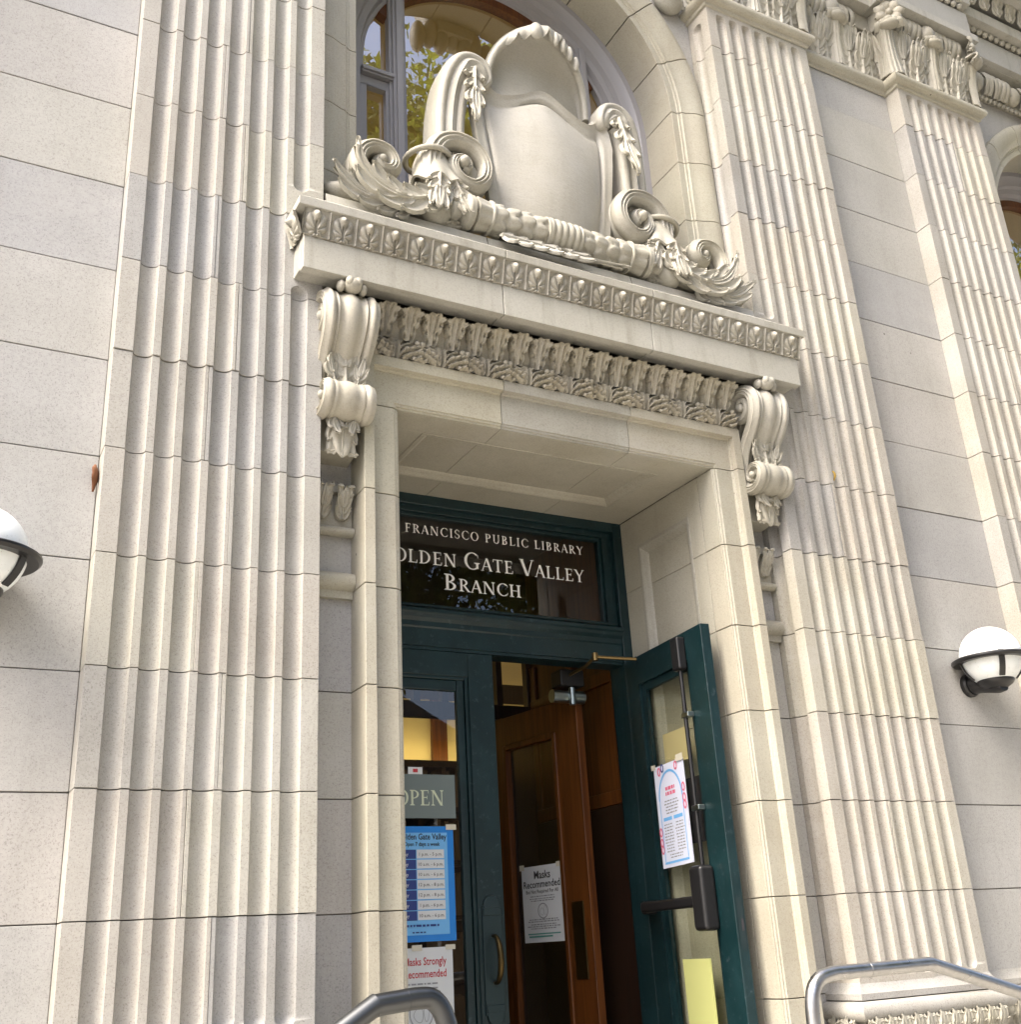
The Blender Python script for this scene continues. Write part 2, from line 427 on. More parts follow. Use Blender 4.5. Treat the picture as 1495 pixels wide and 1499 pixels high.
def mk(ms, name, mt, angle=60):
    me = ms.data(name, (0, 0, 0), angle); me.materials.append(mt); return me
def tile(h, nx, nz, w, curve, name, mt, extra=None):
    """relief tile: h(u,v) pushed out of the moulding curve(v)->(y,z,ny,nz); u across"""
    u = np.linspace(-1, 1, nx)[:, None] + np.zeros((1, nz)); v = np.linspace(0, 1, nz)[None, :] + np.zeros((nx, 1))
    H = h(u, v); y, z, ny, nz_ = curve(v)
    ms = M().grid(np.stack([u * w / 2, y + ny * H, z + nz_ * H], 2))
    if extra: extra(ms)
    return mk(ms, name, mt)
g_ = lambda x, s: np.exp(-(x / s) ** 2)

# capitals along the top: leaf bell, egg ovolo, abacus
ACA = mk(acanthus(.56, 1.02, 4, .10, .10, .075), 'acanthus_leaf', S_CARVE)
ACB = mk(acanthus(.46, .72, 3, .12, .09, .07), 'acanthus_leaf', S_CARVE)
def broad_leaf():
    u = np.linspace(-1, 1, 13)[:, None]; v = np.linspace(0, 1, 22)[None, :]
    W = .12 + .12 * np.sin(PI * np.clip(v * .75, 0, 1)) ; W = W * np.where(v > .86, np.sqrt(np.clip(1 - ((v - .86) / .145) ** 2, .01, 1)), 1)
    ang = np.clip((v - .80) * 5, 0, 1.6); st_ = np.minimum(v, .8) * 1.0
    Y = -.14 * st_ ** 2 - .12 * (1 - np.cos(ang)) + .07 * (1 - np.abs(u) ** 2) * v - .05; Z = st_ + .12 * np.sin(ang) + .0 * u
    return M().sheet(np.stack(np.broadcast_arrays(u * W, Y, Z), 2), .03)
BRD = mk(broad_leaf(), 'broad_leaf', S_CARVE)
def stem_leaf():
    t = np.linspace(-1, 1, 17)[:, None]; v = np.linspace(0, 1, 14)[None, :]
    W = .15 - .05 * np.sin(PI * v * .7); Y = -.10 * np.cos(t * PI / 2) ** .8 - .03 * np.abs(np.cos(t * 2.5 * PI)) - .10 * v ** 3
    return M().sheet(np.stack(np.broadcast_arrays(t * W, Y, v * .90), 2), .03)
STM = mk(stem_leaf(), 'fluted_stem', S_CARVE)
EGG = mk(M().ell((0, 0, 0), (.165, .15, .21), 18, 12), 'egg', S_CARVE)
TONG = mk(M().sheet(np.stack(np.broadcast_arrays(np.linspace(-.045, .045, 7)[:, None] + 0 * np.linspace(0, 1, 12)[None, :],
          -.16 * np.sin(np.linspace(.2, 2.4, 12))[None, :] - .03 * np.cos(np.linspace(-1.4, 1.4, 7))[:, None], .42 * np.linspace(-.5, .5, 12)[None, :] + 0 * np.linspace(0, 1, 7)[:, None]), 2), .03), 'tongue', S_CARVE)
ROS = M().ell((0, -.04, 0), (.07, .08, .07), 10, 8)
for k in range(7):
    a = k * 2 * PI / 7; u = np.linspace(0, 1, 7)[:, None]; t = np.linspace(-1, 1, 7)[None, :]
    rr = .05 + .20 * u; ww = .095 * np.sin(PI * np.clip(u * .8 + .18, 0, 1)); X = rr * math.cos(a) - t * ww * math.sin(a); Zq = rr * math.sin(a) + t * ww * math.cos(a)
    ROS.sheet(np.stack(np.broadcast_arrays(X, -.08 * np.sin(u * 2.6) + .04 * t ** 2, Zq), 2), .03)
ROS = mk(ROS, 'rosette', S_CARVE)
def cap_leaf():
    ms = M()
    for k in range(-2, 3):
        u = np.linspace(0, 1, 9)[:, None]; t = np.linspace(-1, 1, 7)[None, :]; x0 = k * .058
        W = .05 * (1 - .1 * abs(k)); a = u * 2.6
        ms.sheet(np.stack(np.broadcast_arrays(x0 * (1 + .4 * u) + t * W, .10 - .15 * np.sin(a) - .02 * np.cos(t * PI / 2) + .015 * abs(k), .085 * np.sin(a * .9) + .06 * np.cos(a) * 1.2 - .02 * abs(k) + 0 * t), 2), .03)
    ms.ell((0, -.02, .0), (.15, .11, .075), 14, 9); return ms
KNOB = mk(cap_leaf(), 'leaf_tip', S_CARVE)
CZ = 11.02
def astragal(x0, x1, yf, yl, yr, parent):
    pr = [(0, 10.76), (-.03, 10.775), (-.035, 10.83), (-.05, 10.84)] + [(-.05 - .075 * math.sin(t), 10.93 - .09 * math.cos(t)) for t in np.linspace(0, PI, 9)] + [(0, CZ + .01)]
    rows = [[(x0 + o_, yl, z), (x0 + o_, yf + o_, z), (x1 - o_, yf + o_, z), (x1 - o_, yr, z)] for o_, z in pr]
    obj('astragal', M().grid(rows), S_CREAM, parent, angle=30)
def capital(x0, x1, yf, back, pil):
    p = obj('capital', M().box(x0 + (.06 if pil else 0), x1 - (.06 if pil else 0), yf + .06, back + .2, 10.77, 12.44), S_CARVE, LIB, angle=0)
    if pil: astragal(x0, x1, yf, back, back, p)
    else:
        pr = [(0, 10.76), (-.03, 10.775), (-.035, 10.83), (-.05, 10.84)] + [(-.05 - .075 * math.sin(t), 10.93 - .09 * math.cos(t)) for t in np.linspace(0, PI, 9)] + [(0, CZ + .01)]
        obj('astragal', M().grid([[(x0, yf + o_, z), (x1, yf + o_, z)] for o_, z in pr]), S_CREAM, p, angle=30)
    n = 2; st = (x1 - x0) / n
    for i in range(n + 1):
        if not pil and i in (0, n): continue
        x = x0 + st * i; corner = pil and i in (0, n); rz = 0 if not corner else (-R(45) if i == 0 else R(45))
        sx = (.03 if i == 0 else -.03) if corner else 0
        piece('fluted_stem', STM, p, (x + sx, yf + .05, CZ), (0, 0, rz), (1.15 if corner else 1, 1, 1.02))
        piece('leaf_tip', KNOB, p, (x - sx * 2, yf - .16, CZ + .94), (0, 0, rz), (1.15, 1.15, 1.15))
    for i in range(n):
        for f, me, yo, sc_ in ((.5, BRD, .06, 1.0), (.27, ACA, .03, .93), (.73, ACA, .03, .93), (.5, ACB, -.02, .95)):
            piece('acanthus_leaf' if me is not BRD else 'broad_leaf', me, p, (x0 + st * (i + f), yf + yo, CZ), (0, 0, R((f - .5) * 30)), (1, 1, sc_))
    if pil:
        for f, sc_ in ((.14, .9), (.30, .95)):
            piece('acanthus_leaf', ACA, p, (x0 - .02, yf + f + .05, CZ), (0, 0, R(-90)), (.7, 1, sc_))
    for i in range(n + 1):
        if not pil and i in (0, n): continue
        xe = x0 + st * i
        if pil and i in (0, n): piece('rosette', ROS, p, (xe, yf - .16, 12.24), (0, 0, (-R(35) if i == 0 else R(35))))
        else: piece('egg', EGG, p, (xe, yf - .07, 12.24))
        for q in (-.44, -.31, -.21, .21, .31, .44):
            if (x0 - .05 < xe + q < x1 + .05): piece('tongue', TONG, p, (xe + q, yf + .06, 12.22), (0, R(-q * 30), q * .3), (1, 1, 1))
    obj('ovolo', M().box(x0 - (.10 if pil else .0), x1 + (.10 if pil else .0), yf - .06, back + .2, 12.08 if pil else 12.095, 12.455 if pil else 12.462), S_CARVE, p, angle=0, bevel=.03)
    ab = M().box(x0 - (.22 if pil else 0), x1 + (.22 if pil else 0), yf - .26, back + .2, 12.46 if pil else 12.474, 12.614 if pil else 12.608)
    obj('abacus', ab, S_CORN, p, angle=0, bevel=.012)
for x0 in (-6.06, -2.015, 6.012, 10.055): capital(x0, x0 + PW, 0, .46, True)
capital(-4.048, -2.015, .26, .5, False); capital(8.024, 10.055, .26, .5, False)
for k, x in enumerate(np.arange(12.75, 18, 1.0)):
    if k == 0: EB = obj('egg_moulding', M().box(12.1, 18.1, .34, .6, 11.98, 12.5), S_CARVE, LIB, angle=0)
    piece('egg', EGG, EB, (x, .30, 12.2))
    for q in (-.44, -.31, -.21, .21, .31, .44): piece('tongue', TONG, EB, (x + q, .36, 12.2), (0, R(-q * 30), q * .3))
bd = M()
for x in np.arange(12.2, 18, .12): bd.ell((x, .36, 11.95), (.055, .05, .05), 8, 6)
obj('bead_moulding', bd, S_CARVE, EB)['kind'] = 'stuff'
# entablature
ent = obj('entablature', M().box(-6.3, 20.4, .20, 2.0, 12.62, 16.5), S_CORN, LIB, angle=0)
def fasc(yf, z0, z1, x0=-6.3, x1=20.4, mt=S_CORN): obj('fascia', M().box(x0, x1, yf, .25, z0, z1), mt, ent, angle=0, bevel=.012)
for x0 in (-6.06, -2.015, 6.012, 10.055):
    fasc(-.20, 12.63, 13.16, x0 - .15, x0 + PW + .15); fasc(-.30, 13.30, 13.56, x0 - .2, x0 + PW + .2)
fasc(.08, 12.632, 13.158); fasc(-.12, 13.302, 13.558); fasc(-.42, 13.92, 14.1); fasc(-.62, 14.1, 14.34); fasc(-.9, 14.5, 15.4)
bd = M()
for x in np.arange(-6, 20, .16): bd.ell((x, .05, 13.23), (.07, .06, .06), 8, 6)
obj('bead_moulding', bd, S_CARVE, ent)['kind'] = 'stuff'
bd = M()
for x0 in (6.012, 10.055):
    for x in np.arange(x0 - .1, x0 + PW + .1, .16): bd.ell((x, -.22, 13.23), (.07, .06, .06), 8, 6)
obj('bead_moulding', bd, S_CARVE, ent)['kind'] = 'stuff'
ENL = mk(acanthus(.38, .38, 3, .06, .08, .05, res=.7), 'acanthus_leaf', S_CARVE)
for x in np.arange(6.4, 20, .36): piece('acanthus_leaf', ENL, ent, (x, -.16, 13.58))

# ---------------------------------------------------------------- bays with round arches
def arch_bay(dx, z_low, right_side=True):
    cx, cz = 3.006 + dx, 8.91; RI, RO = 2.45, 2.994
    # spandrel wall behind everything, with the arched hole
    outer = []
    angs = np.linspace(0, PI, 41)
    rows = []
    for a in angs:
        c, s_ = math.cos(a), math.sin(a); t = min(3.006 / max(abs(c), 1e-6), 1e9, 3.9 / max(s_, 1e-6))
        rows.append([(cx + RO * c * .99, .46, cz + RO * s_ * .99), (cx + t * c, .46, cz + t * s_), (cx + t * c, 1.2, cz + t * s_), (cx + RI * c * 1.02, 1.2, cz + RI * s_ * 1.02)])
    sp = M().grid(rows)
    for sx in (-1, 1):
        xa, xb = sorted((cx + sx * 2.5, cx + sx * 3.006)); sp.box(xa, xb, .52, 1.2, z_low, cz)
    p = obj('arch_wall', sp, S_WALL, LIB, angle=20)
    # archivolt profile (radius, y) front to soffit
    pr = [(RO, .6), (RO, .36), (2.95, .335), (2.88, .33), (2.80, .345), (2.72, .375), (2.66, .40), (2.60, .405), (2.59, .432), (2.555, .436), (2.55, .452), (RI, .455), (RI, 1.16), (2.62, 1.16)]
    nv = 9
    for k in range(nv):
        a0, a1 = PI * k / nv + .0028, PI * (k + 1) / nv - .0028; L = []
        for a in np.linspace(a0, a1, 9): L.append([(cx + r * math.cos(a), y, cz + r * math.sin(a)) for r, y in pr])
        obj('voussoir', M().loft(L), S_CREAM, p, bevel=.006, angle=30)
    zs = [z_low] + [z for z in np.arange(-3, 9) if z > z_low + .3] + [cz]
    for sx in (-1, 1):
        for z0, z1 in zip(zs[:-1], zs[1:]):
            L = [[(cx + sx * r, y, z) for r, y in pr] for z in (z0 + G / 2, z1 - G / 2)]
            obj('stone_block', M().loft(L), S_CREAM, p, bevel=.006, angle=30)
    obj('mortar_core', M().prism([(cx - 2.98, .56), (cx - 2.48, .56), (cx - 2.48, 1.1), (cx - 2.98, 1.1)], z_low, cz).prism([(cx + 2.48, .56), (cx + 2.98, .56), (cx + 2.98, 1.1), (cx + 2.48, 1.1)], z_low, cz), MORTAR, p, angle=0)
    # window
    wn = M(); zb = z_low + .05
    ring = [(2.47, 1.10), (2.36, 1.11), (2.33, 1.14), (2.26, 1.17), (2.20, 1.19), (2.17, 1.26), (2.08, 1.28), (2.05, 1.36), (2.00, 1.37), (2.00, 1.46), (2.47, 1.46)]
    L = [[(cx - r, y, zb) for r, y in ring]] + [[(cx - r * math.cos(a), y, cz + r * math.sin(a)) for r, y in ring] for a in np.linspace(0, PI, 49)] + [[(cx + r, y, zb) for r, y in ring]]
    wn.loft(L); W_ = obj('arched_window', wn, GREYPAINT, LIB, angle=30)
    br = [(2.02, 1.38), (1.86, 1.38), (1.86, 1.52), (2.02, 1.52)]
    a_ = np.linspace(R(28), PI - R(28), 41)
    obj('sash_frame', M().loft([[(cx - r * math.cos(a), y, cz + r * math.sin(a)) for r, y in br] for a in a_]), WOOD, W_, angle=30)
    for mx in (cx - 1.52, cx + 1.52):
        ml = M().box(mx - .085, mx + .085, 1.27, 1.46, zb, cz + 1.5).box(mx - .045, mx + .045, 1.23, 1.275, zb, cz + 1.5).box(mx - .125, mx + .125, 1.32, 1.455, zb, cz + 1.5)
        obj('mullion', ml, GREYPAINT, W_, angle=0, bevel=.008)
        s_ = -1 if mx < cx else 1; xa, xb = sorted((mx + s_ * .08, cx + s_ * 2.05))
        obj('transom_bar', M().box(xa, xb, 1.28, 1.455, 8.60, 8.72).box(xa, xb, 1.25, 1.30, 8.63, 8.69), GREYPAINT, W_, angle=0, bevel=.008)
        fr = M().box(xa, xb, 1.35, 1.455, 8.45, 8.595)
        for q in (xa, xb - .09): fr.box(q, q + .09, 1.35, 1.455, zb, 8.45)
        obj('sash_frame', fr, GREYPAINT, W_, angle=0, bevel=.008)
    gp = [(cx - 2.03 * math.cos(a), 1.475, cz + 2.03 * math.sin(a)) for a in np.linspace(0, PI, 40)] + [(cx + 2.03, 1.475, zb), (cx - 2.03, 1.475, zb)]
    g = M(); g.add(gp, [tuple(range(len(gp)))]); obj('window_pane', g, GLASS_UP, W_, angle=0)
arch_bay(0, 5.0); arch_bay(12.067, -2.9)
for kx in (3.006, 15.073):
    k_ = obj('keystone', M().loft([[(kx - w_, y, z), (kx + w_, y, z), (kx + w_, .5, z), (kx - w_, .5, z)] for z, w_, y in ((11.15, .30, .10), (11.5, .36, .0), (12.0, .44, -.18), (12.4, .48, -.22))]), S_CREAM, LIB, angle=30)
    for q in range(-3, 4): obj('drop_leaf', M().ell((kx + q * .20, .32, 11.28 - .05 * abs(q) - .10 * (q % 2)), (.12, .16, .30), 12, 9), S_CARVE, k_)
# keystone brackets in the spandrels (only their tips show)
for x in (.42, 5.60): obj('spandrel_boss', M().ell((x, .36, 11.05), (.26, .16, .26), 18, 12).ell((x, .26, 11.05), (.13, .12, .13), 12, 8), S_CREAM, LIB)

# ---------------------------------------------------------------- doorway bay
OL, OR = .905, 5.075; OC = 2.99             # opening
bay = obj('doorway_wall', M().box(.0, OL - .21, .47, 2.3, GZ, 5.0).box(OR + .21, 6.0, .47, 2.3, GZ, 5.0).box(.0, 6.0, .47, 2.3, 3.22, 5.2), MORTAR, LIB, angle=0)
for xa, xb in ((.004, .60), (5.38, 6.008)):
    for k in range(-7, 5):
        z0, z1 = max(k, GZ) + G / 2, k + 1 - G / 2
        obj('stone_block', M().box(xa, xb, .45, .6, z0, z1), S_WALL, bay, bevel=.006, angle=0)
# architrave casing
sur = obj('door_surround', M().box(OL - .28, OL - .03, .20, .5, GZ, 3.0).box(OR + .03, OR + .28, .20, .5, GZ, 3.0).box(OL - .28, OR + .28, .20, .6, 3.03, 3.45), MORTAR, LIB, angle=0)
jp = [(0, .48), (0, .185), (.022, .182), (.026, .165), (.05, .163), (.055, .15), (.285, .15), (.292, .128), (.305, .122), (.312, .06), (.425, .06), (.425, .48)]
for sx in (-1, 1):
    xo = OL if sx < 0 else OR
    for k in range(-7, 3):
        z0, z1 = max(k, GZ) + G / 2, k + 1 - G / 2
        obj('stone_block', M().loft([[(xo + sx * d_, y, z) for d_, y in jp] for z in (z0, z1)]), S_CREAM, sur, bevel=.006, angle=25)
# lintel: the profile turned; corners mitred
hp = [(0, .48), (0, .185), (.022, .182), (.026, .165), (.05, .163), (.055, .15), (.40, .15), (.407, .128), (.42, .122), (.427, .06), (.55, .06), (.55, .48)]
cuts = [None, 2.142, 3.85, None]
for a, b in zip(cuts[:-1], cuts[1:]):
    def xe(c, d_, i, side):
        if c is not None: return c + (G / 2 if side < 0 else -G / 2)
        dj = jp[i][0]; return (OL - dj) if side < 0 else (OR + dj)
    L = [[(xe(a, d_, i, -1), y, 3.0 + G / 2 + d_) for i, (d_, y) in enumerate(hp)], [(xe(b, d_, i, 1), y, 3.0 + G / 2 + d_) for i, (d_, y) in enumerate(hp)]]
    ms = M().loft(L)
    # corner blocks: fill the head of the jamb beside the mitre
    if a is None: ms.loft([[(OL - d_, y, z) for (d_, y), z in zip(jp, [3.0 + G / 2] * 12)], [(OL - d_, y, 3.0 + G / 2 + hp[i][0]) for i, (d_, y) in enumerate(jp)]])
    if b is None: ms.loft([[(OR + d_, y, 3.0 + G / 2) for d_, y in jp], [(OR + d_, y, 3.0 + G / 2 + hp[i][0]) for i, (d_, y) in enumerate(jp)]])
    obj('lintel_block', ms, S_CREAM, sur, angle=25)
# reveals with sunk panels, and the soffit
def sunk(name, mp, a0, a1, b0, b1, joints, mt, parent, pa0, pa1, pb0, pb1):
    """a plane split in blocks with a sunk moulded panel; mp(a,b,d) -> xyz, d = depth into the stone"""
    ms = M()
    def q(al, ah, bl, bh, d0=0):
        if ah - al > .01 and bh - bl > .01: ms.loft([[mp(x, y, d0) for x, y in ((al, bl), (ah, bl), (ah, bh), (al, bh))], [mp(x, y, .2) for x, y in ((al, bl), (ah, bl), (ah, bh), (al, bh))]])
    for j0, j1 in zip(joints[:-1], joints[1:]):
        l, h = j0 + G / 4, j1 - G / 4
        q(a0, pa0, l, h); q(pa1, a1, l, h)
        if l < pb0: q(pa0, pa1, l, min(h, pb0))
        if h > pb1: q(pa0, pa1, max(l, pb1), h)
        lo, hi = max(l, pb0), min(h, pb1)
        if hi > lo:
            q(pa0, pa1, lo, hi, .07)
    o = obj(name, ms, mt, parent, angle=0, bevel=.005)
    fr = M(); st = [(-.006, .006), (-.004, -.008), (.03, -.010), (.05, .0), (.07, .02), (.10, .035), (.13, .07)]
    L = []
    for dd, e in st:
        L.append([mp(x, y, e) for x, y in ((pa0 + dd, pb0 + dd), (pa1 - dd, pb0 + dd), (pa1 - dd, pb1 - dd), (pa0 + dd, pb1 - dd))])
    fr.grid(L, cv=True); obj('panel_moulding', fr, mt, o, angle=30)
    return o
zj = [GZ] + list(range(-6, 3)) + [3.0]
sunk('reveal', lambda a, b, d_: (OR + .002 + d_, a, b), .49, 2.3, GZ, 3.0, zj, S_CREAM, LIB, .74, 1.86, -4.0, 2.56)
sunk('reveal', lambda a, b, d_: (OL - .002 - d_, a, b), .49, 2.3, GZ, 3.0, zj, S_CREAM, LIB, .74, 1.86, -4.0, 2.56)
sunk('soffit', lambda a, b, d_: (b, a, 3.0 + d_ + .004), .19, 2.3, OL, OR, [OL, 2.142, 3.85, OR], S_CREAM, LIB, .60, 1.76, 1.38, 4.58)

# imposts in the narrow side strips
IMPL = mk(acanthus(.30, .27, 3, .10, .06, .05, res=.8), 'acanthus_leaf', S_CARVE)
for xa, xb in ((.01, .475), (5.505, 6.0)):
    p = obj('impost', M().box(xa, xb, .40, .5, 1.66, 2.06).box(xa, xb, .33, .5, 2.02, 2.10), S_CARVE, LIB, angle=0, bevel=.01)
    obj('impost_roll', M().loft([[(x, .40 - .07 * math.cos(t) , 1.62 + .05 * math.sin(t)) for t in np.linspace(0, 2 * PI, 14, endpoint=False)] for x in (xa, xb)]), S_CREAM, p)
    obj('impost_torus', M().loft([[(x, .42 - .12 * math.cos(t), 1.09 + .10 * math.sin(t)) for t in np.linspace(0, 2 * PI, 18, endpoint=False)] for x in (xa, xb)]).box(xa, xb, .385, .46, .92, 1.0), S_CREAM, p, angle=30)
    for i in range(2): piece('acanthus_leaf', IMPL, p, (xa + (xb - xa) * (.27 + .46 * i), .39, 1.74), (0, 0, 0), (.75, 1, 1))

# ---------------------------------------------------------------- frieze under the cornice: leaves over palmettes
fz = obj('leaf_frieze', M().prism([(.47, 3.5), (.16, 3.55), (.13, 3.60), (.13, 3.74), (.12, 3.80), (.05, 4.0), (.02, 4.17), (.47, 4.17)], .45, 5.55, 'x'), S_FRIEZE, LIB, angle=20)
def fan_h(u, v):
    a = np.abs(u); ph = np.arctan2(u, v + .28)
    W = .40 + .62 * np.clip(v, 0, 1) ** .8; W = W * (.84 + .16 * np.abs(np.sin(2.6 * PI * v + .5)) ** .6)
    inside = a < W; top = v < .90 + .09 * np.abs(np.cos(2.5 * PI * u))
    h = .030 + .030 * np.abs(np.cos(6.5 * ph)) ** .7 * np.clip(v * 1.6, .15, 1) + .035 * np.clip((a / W - .72) / .28, 0, 1) * inside + .040 * g_(u, .10) * np.clip(1.25 - v, 0, 1)
    for hx_, hz_ in ((.46, .34), (.62, .62), (.30, .12)): h = h - .050 * np.exp(-(((a - hx_) / .09) ** 2 + ((v - hz_) / .055) ** 2))
    return np.where(inside, h, 0), inside
fq = np.array([(.085, 3.79), (.06, 3.88), (.02, 3.98), (-.04, 4.08), (-.09, 4.125), (-.135, 4.135), (-.155, 4.115)])
fs = np.concatenate([[0], np.cumsum(np.linalg.norm(np.diff(fq, axis=0), axis=1))]); fs /= fs[-1]
nl = 18; st = 4.86 / nl
u = np.linspace(-1, 1, 49)[:, None] + np.zeros((1, 46)); v0 = np.linspace(0, 1, 46)[None, :] + np.zeros((49, 1))
H, ins = fan_h(u, v0); v = v0 * (1 - .10 * np.abs(u) ** 2 - .05 * np.abs(np.sin(2.5 * PI * u)) * v0)
y = np.interp(v, fs, fq[:, 0]); z = np.interp(v, fs, fq[:, 1]); dy = np.interp(v + .06, fs, fq[:, 0]) - np.interp(v - .06, fs, fq[:, 0]); dz = np.interp(v + .06, fs, fq[:, 1]) - np.interp(v - .06, fs, fq[:, 1])
l_ = np.hypot(dy, dz) + 1e-9; ny, nz = -np.abs(dz) / l_, dy / l_
FAN = M().grid(np.stack([u * st * .51, np.where(ins, y + ny * H, y + .06), z + nz * H], 2)); FAN = mk(FAN, 'acanthus_leaf', S_FRIEZE, 50)
for i in range(nl): piece('acanthus_leaf', FAN, fz, (.573 + st * (i + .5), random.uniform(-.006, .006), random.uniform(-.004, .004)), (0, 0, R(random.uniform(-1.5, 1.5))))
def palm(u, v):
    a = np.abs(u); h = .05 * g_(a - .10, .045) + .02 * g_(a - .2, .03) - .02 * g_(a, .04)
    curve = v * 1.05 - .75 * np.sqrt(np.clip(a - .14, 0, 1)); h = h + (a > .16) * (.028 * np.sin(2 * PI * curve * 3.2) + .012)
    rr = np.hypot((a - .55) * 1.0, (v - .28) * .8); th = np.arctan2(v - .28, a - .55)
    h = h + .055 * (rr < .30) * np.abs(np.sin(3.5 * th + 4 * rr)) * (rr / .3) + .03 * g_(rr, .1)
    h = h + .06 * np.maximum(0, 1 - ((a - 1) / .14) ** 2) ** .5 * (.4 + .6 * np.abs(np.sin(v * 22))) * ((v > .08) & (v < .72))
    return h - .06 * (v > .9)
def palm_curve(v): return .085 - .035 * np.sin(PI * v), 3.555 + .245 * v, -1. + 0 * v, 0 * v
def palm_beads(ms):
    for x in (-.27, .27): ms.ell((x + (.03 if x < 0 else -.03), .02, 3.76), (.033, .033, .033), 8, 6)
    for x in (-.20, .20): ms.ell((x, .03, 3.575), (.022, .022, .022), 8, 6)
PALM = tile(palm, 61, 31, .54, palm_curve, 'palmette', S_FRIEZE, palm_beads)
for i in range(9): piece('palmette', PALM, fz, (.843 + .54 * i, 0, 0))

# ---------------------------------------------------------------- door cornice
cx0, cx1 = -.315, 6.327
cor = obj('door_cornice', M().box(.02, 5.99, .0, .6, 4.20, 5.36), MORTAR, LIB, angle=0)
cj = [cx0, 1.996, 4.02, cx1]
for i, (a, b) in enumerate(zip(cj[:-1], cj[1:])):
    a_, b_ = a + (G / 2 if i else 0), b - (G / 2 if i < 2 else 0)
    # corona with a drip channel below
    ms = M().loft([[(x, y, z) for y, z in ((-.31, 4.165), (-.31, 4.545), (.3 if 0 else .46, 4.545), (.46, 4.20), (-.20, 4.20), (-.20, 4.165))] for x in (a_, b_)])
    obj('corona_block', ms, S_CORN, cor, angle=0, bevel=.007)
    e0 = -.405 if i == 0 else a_; e1 = 6.417 if i == 2 else b_
    r0 = 0. if i == 0 else a_; r1 = 6.012 if i == 2 else b_
    ms = M().loft([[(e0, y, z) for y, z in ((-.425, 4.84), (-.435, 4.935), (.46, 4.935), (.46, 4.84))], [(e1, y, z) for y, z in ((-.425, 4.84), (-.435, 4.935), (.46, 4.935), (.46, 4.84))]])
    obj('fillet_block', ms, S_CORN, cor, angle=0, bevel=.007)
    # steep weathered wash and the slab on it
    wl = [[(e0 if i == 0 else a_, -.43, 4.937), (e1 if i == 2 else b_, -.43, 4.937)], [(r0 + .02 if i == 0 else a_, -.03, 5.27), (r1 - .02 if i == 2 else b_, -.03, 5.27)], [(r0 + .02 if i == 0 else a_, -.0, 5.39), (r1 - .02 if i == 2 else b_, -.0, 5.39)], [(r0 + .02 if i == 0 else a_, .5, 5.39), (r1 - .02 if i == 2 else b_, .5, 5.39)]]
    obj('wash_block', M().grid(wl), S_CORN, cor, angle=0)
# returns of the wash at the ends
for x, xr in ((-.405, .02), (6.417, 5.992)):
    obj('wash_return', M().grid([[(x, -.43, 4.937), (x, .1, 4.937)], [(xr, -.03, 5.27), (xr, .1, 5.27)]]), S_CORN, cor, angle=0)
# leaf-and-dart moulding below the fillet
obj('moulding_bed', M().loft([[(x, y, z) for y, z in ((-.31, 4.546), (-.315, 4.58), (-.35, 4.70), (-.39, 4.84), (.4, 4.84), (.4, 4.546))] for x in (cx0, cx1)]), S_EGG, cor, angle=30)
def egg_h(u, v):
    x, y = u / .84, (v - .50) / .50; th = np.arctan2(x, y + .55); e = np.hypot(x, y); rho = .84 + .14 * np.abs(np.cos(4.5 * th)) ** .6; q = e / rho
    h = .030 * g_(np.abs(u) - .99, .06) + .040 * np.sqrt(np.clip(1 - q ** 4, 0, 1)) * (.30 + .70 * np.abs(np.cos(4.5 * th)) ** .7)
    h = h - .040 * g_(u, .07) * (v < .62) * (v > .08) + .045 * np.exp(-((u / .24) ** 2 + ((v - .80) / .13) ** 2))
    return h + .030 * g_(v - .03, .035) * np.abs(np.cos(PI * u * 1.5)) - .012 * (q > 1.05) * (np.abs(u) < .9)
def egg_c(v): return -.318 - .075 * v ** 1.4, .0 + .288 * v, -.97 + 0 * v, -.25 + 0 * v
NE = 23; ew = 6.70 / NE
EGGT = tile(egg_h, 53, 41, ew, egg_c, 'leaf_and_dart', S_EGG)
for i in range(NE): piece('leaf_and_dart', EGGT, cor, (-.344 + ew * (i + .5), 0, 4.548))
for x, s_ in ((-.02, -1), (6.032, 1)):
    for q in range(2): piece('leaf_and_dart', EGGT, cor, (x, -.16 + ew * q - .0, 4.548), (0, 0, R(-90) * -s_ * 1), (1, 1, 1))

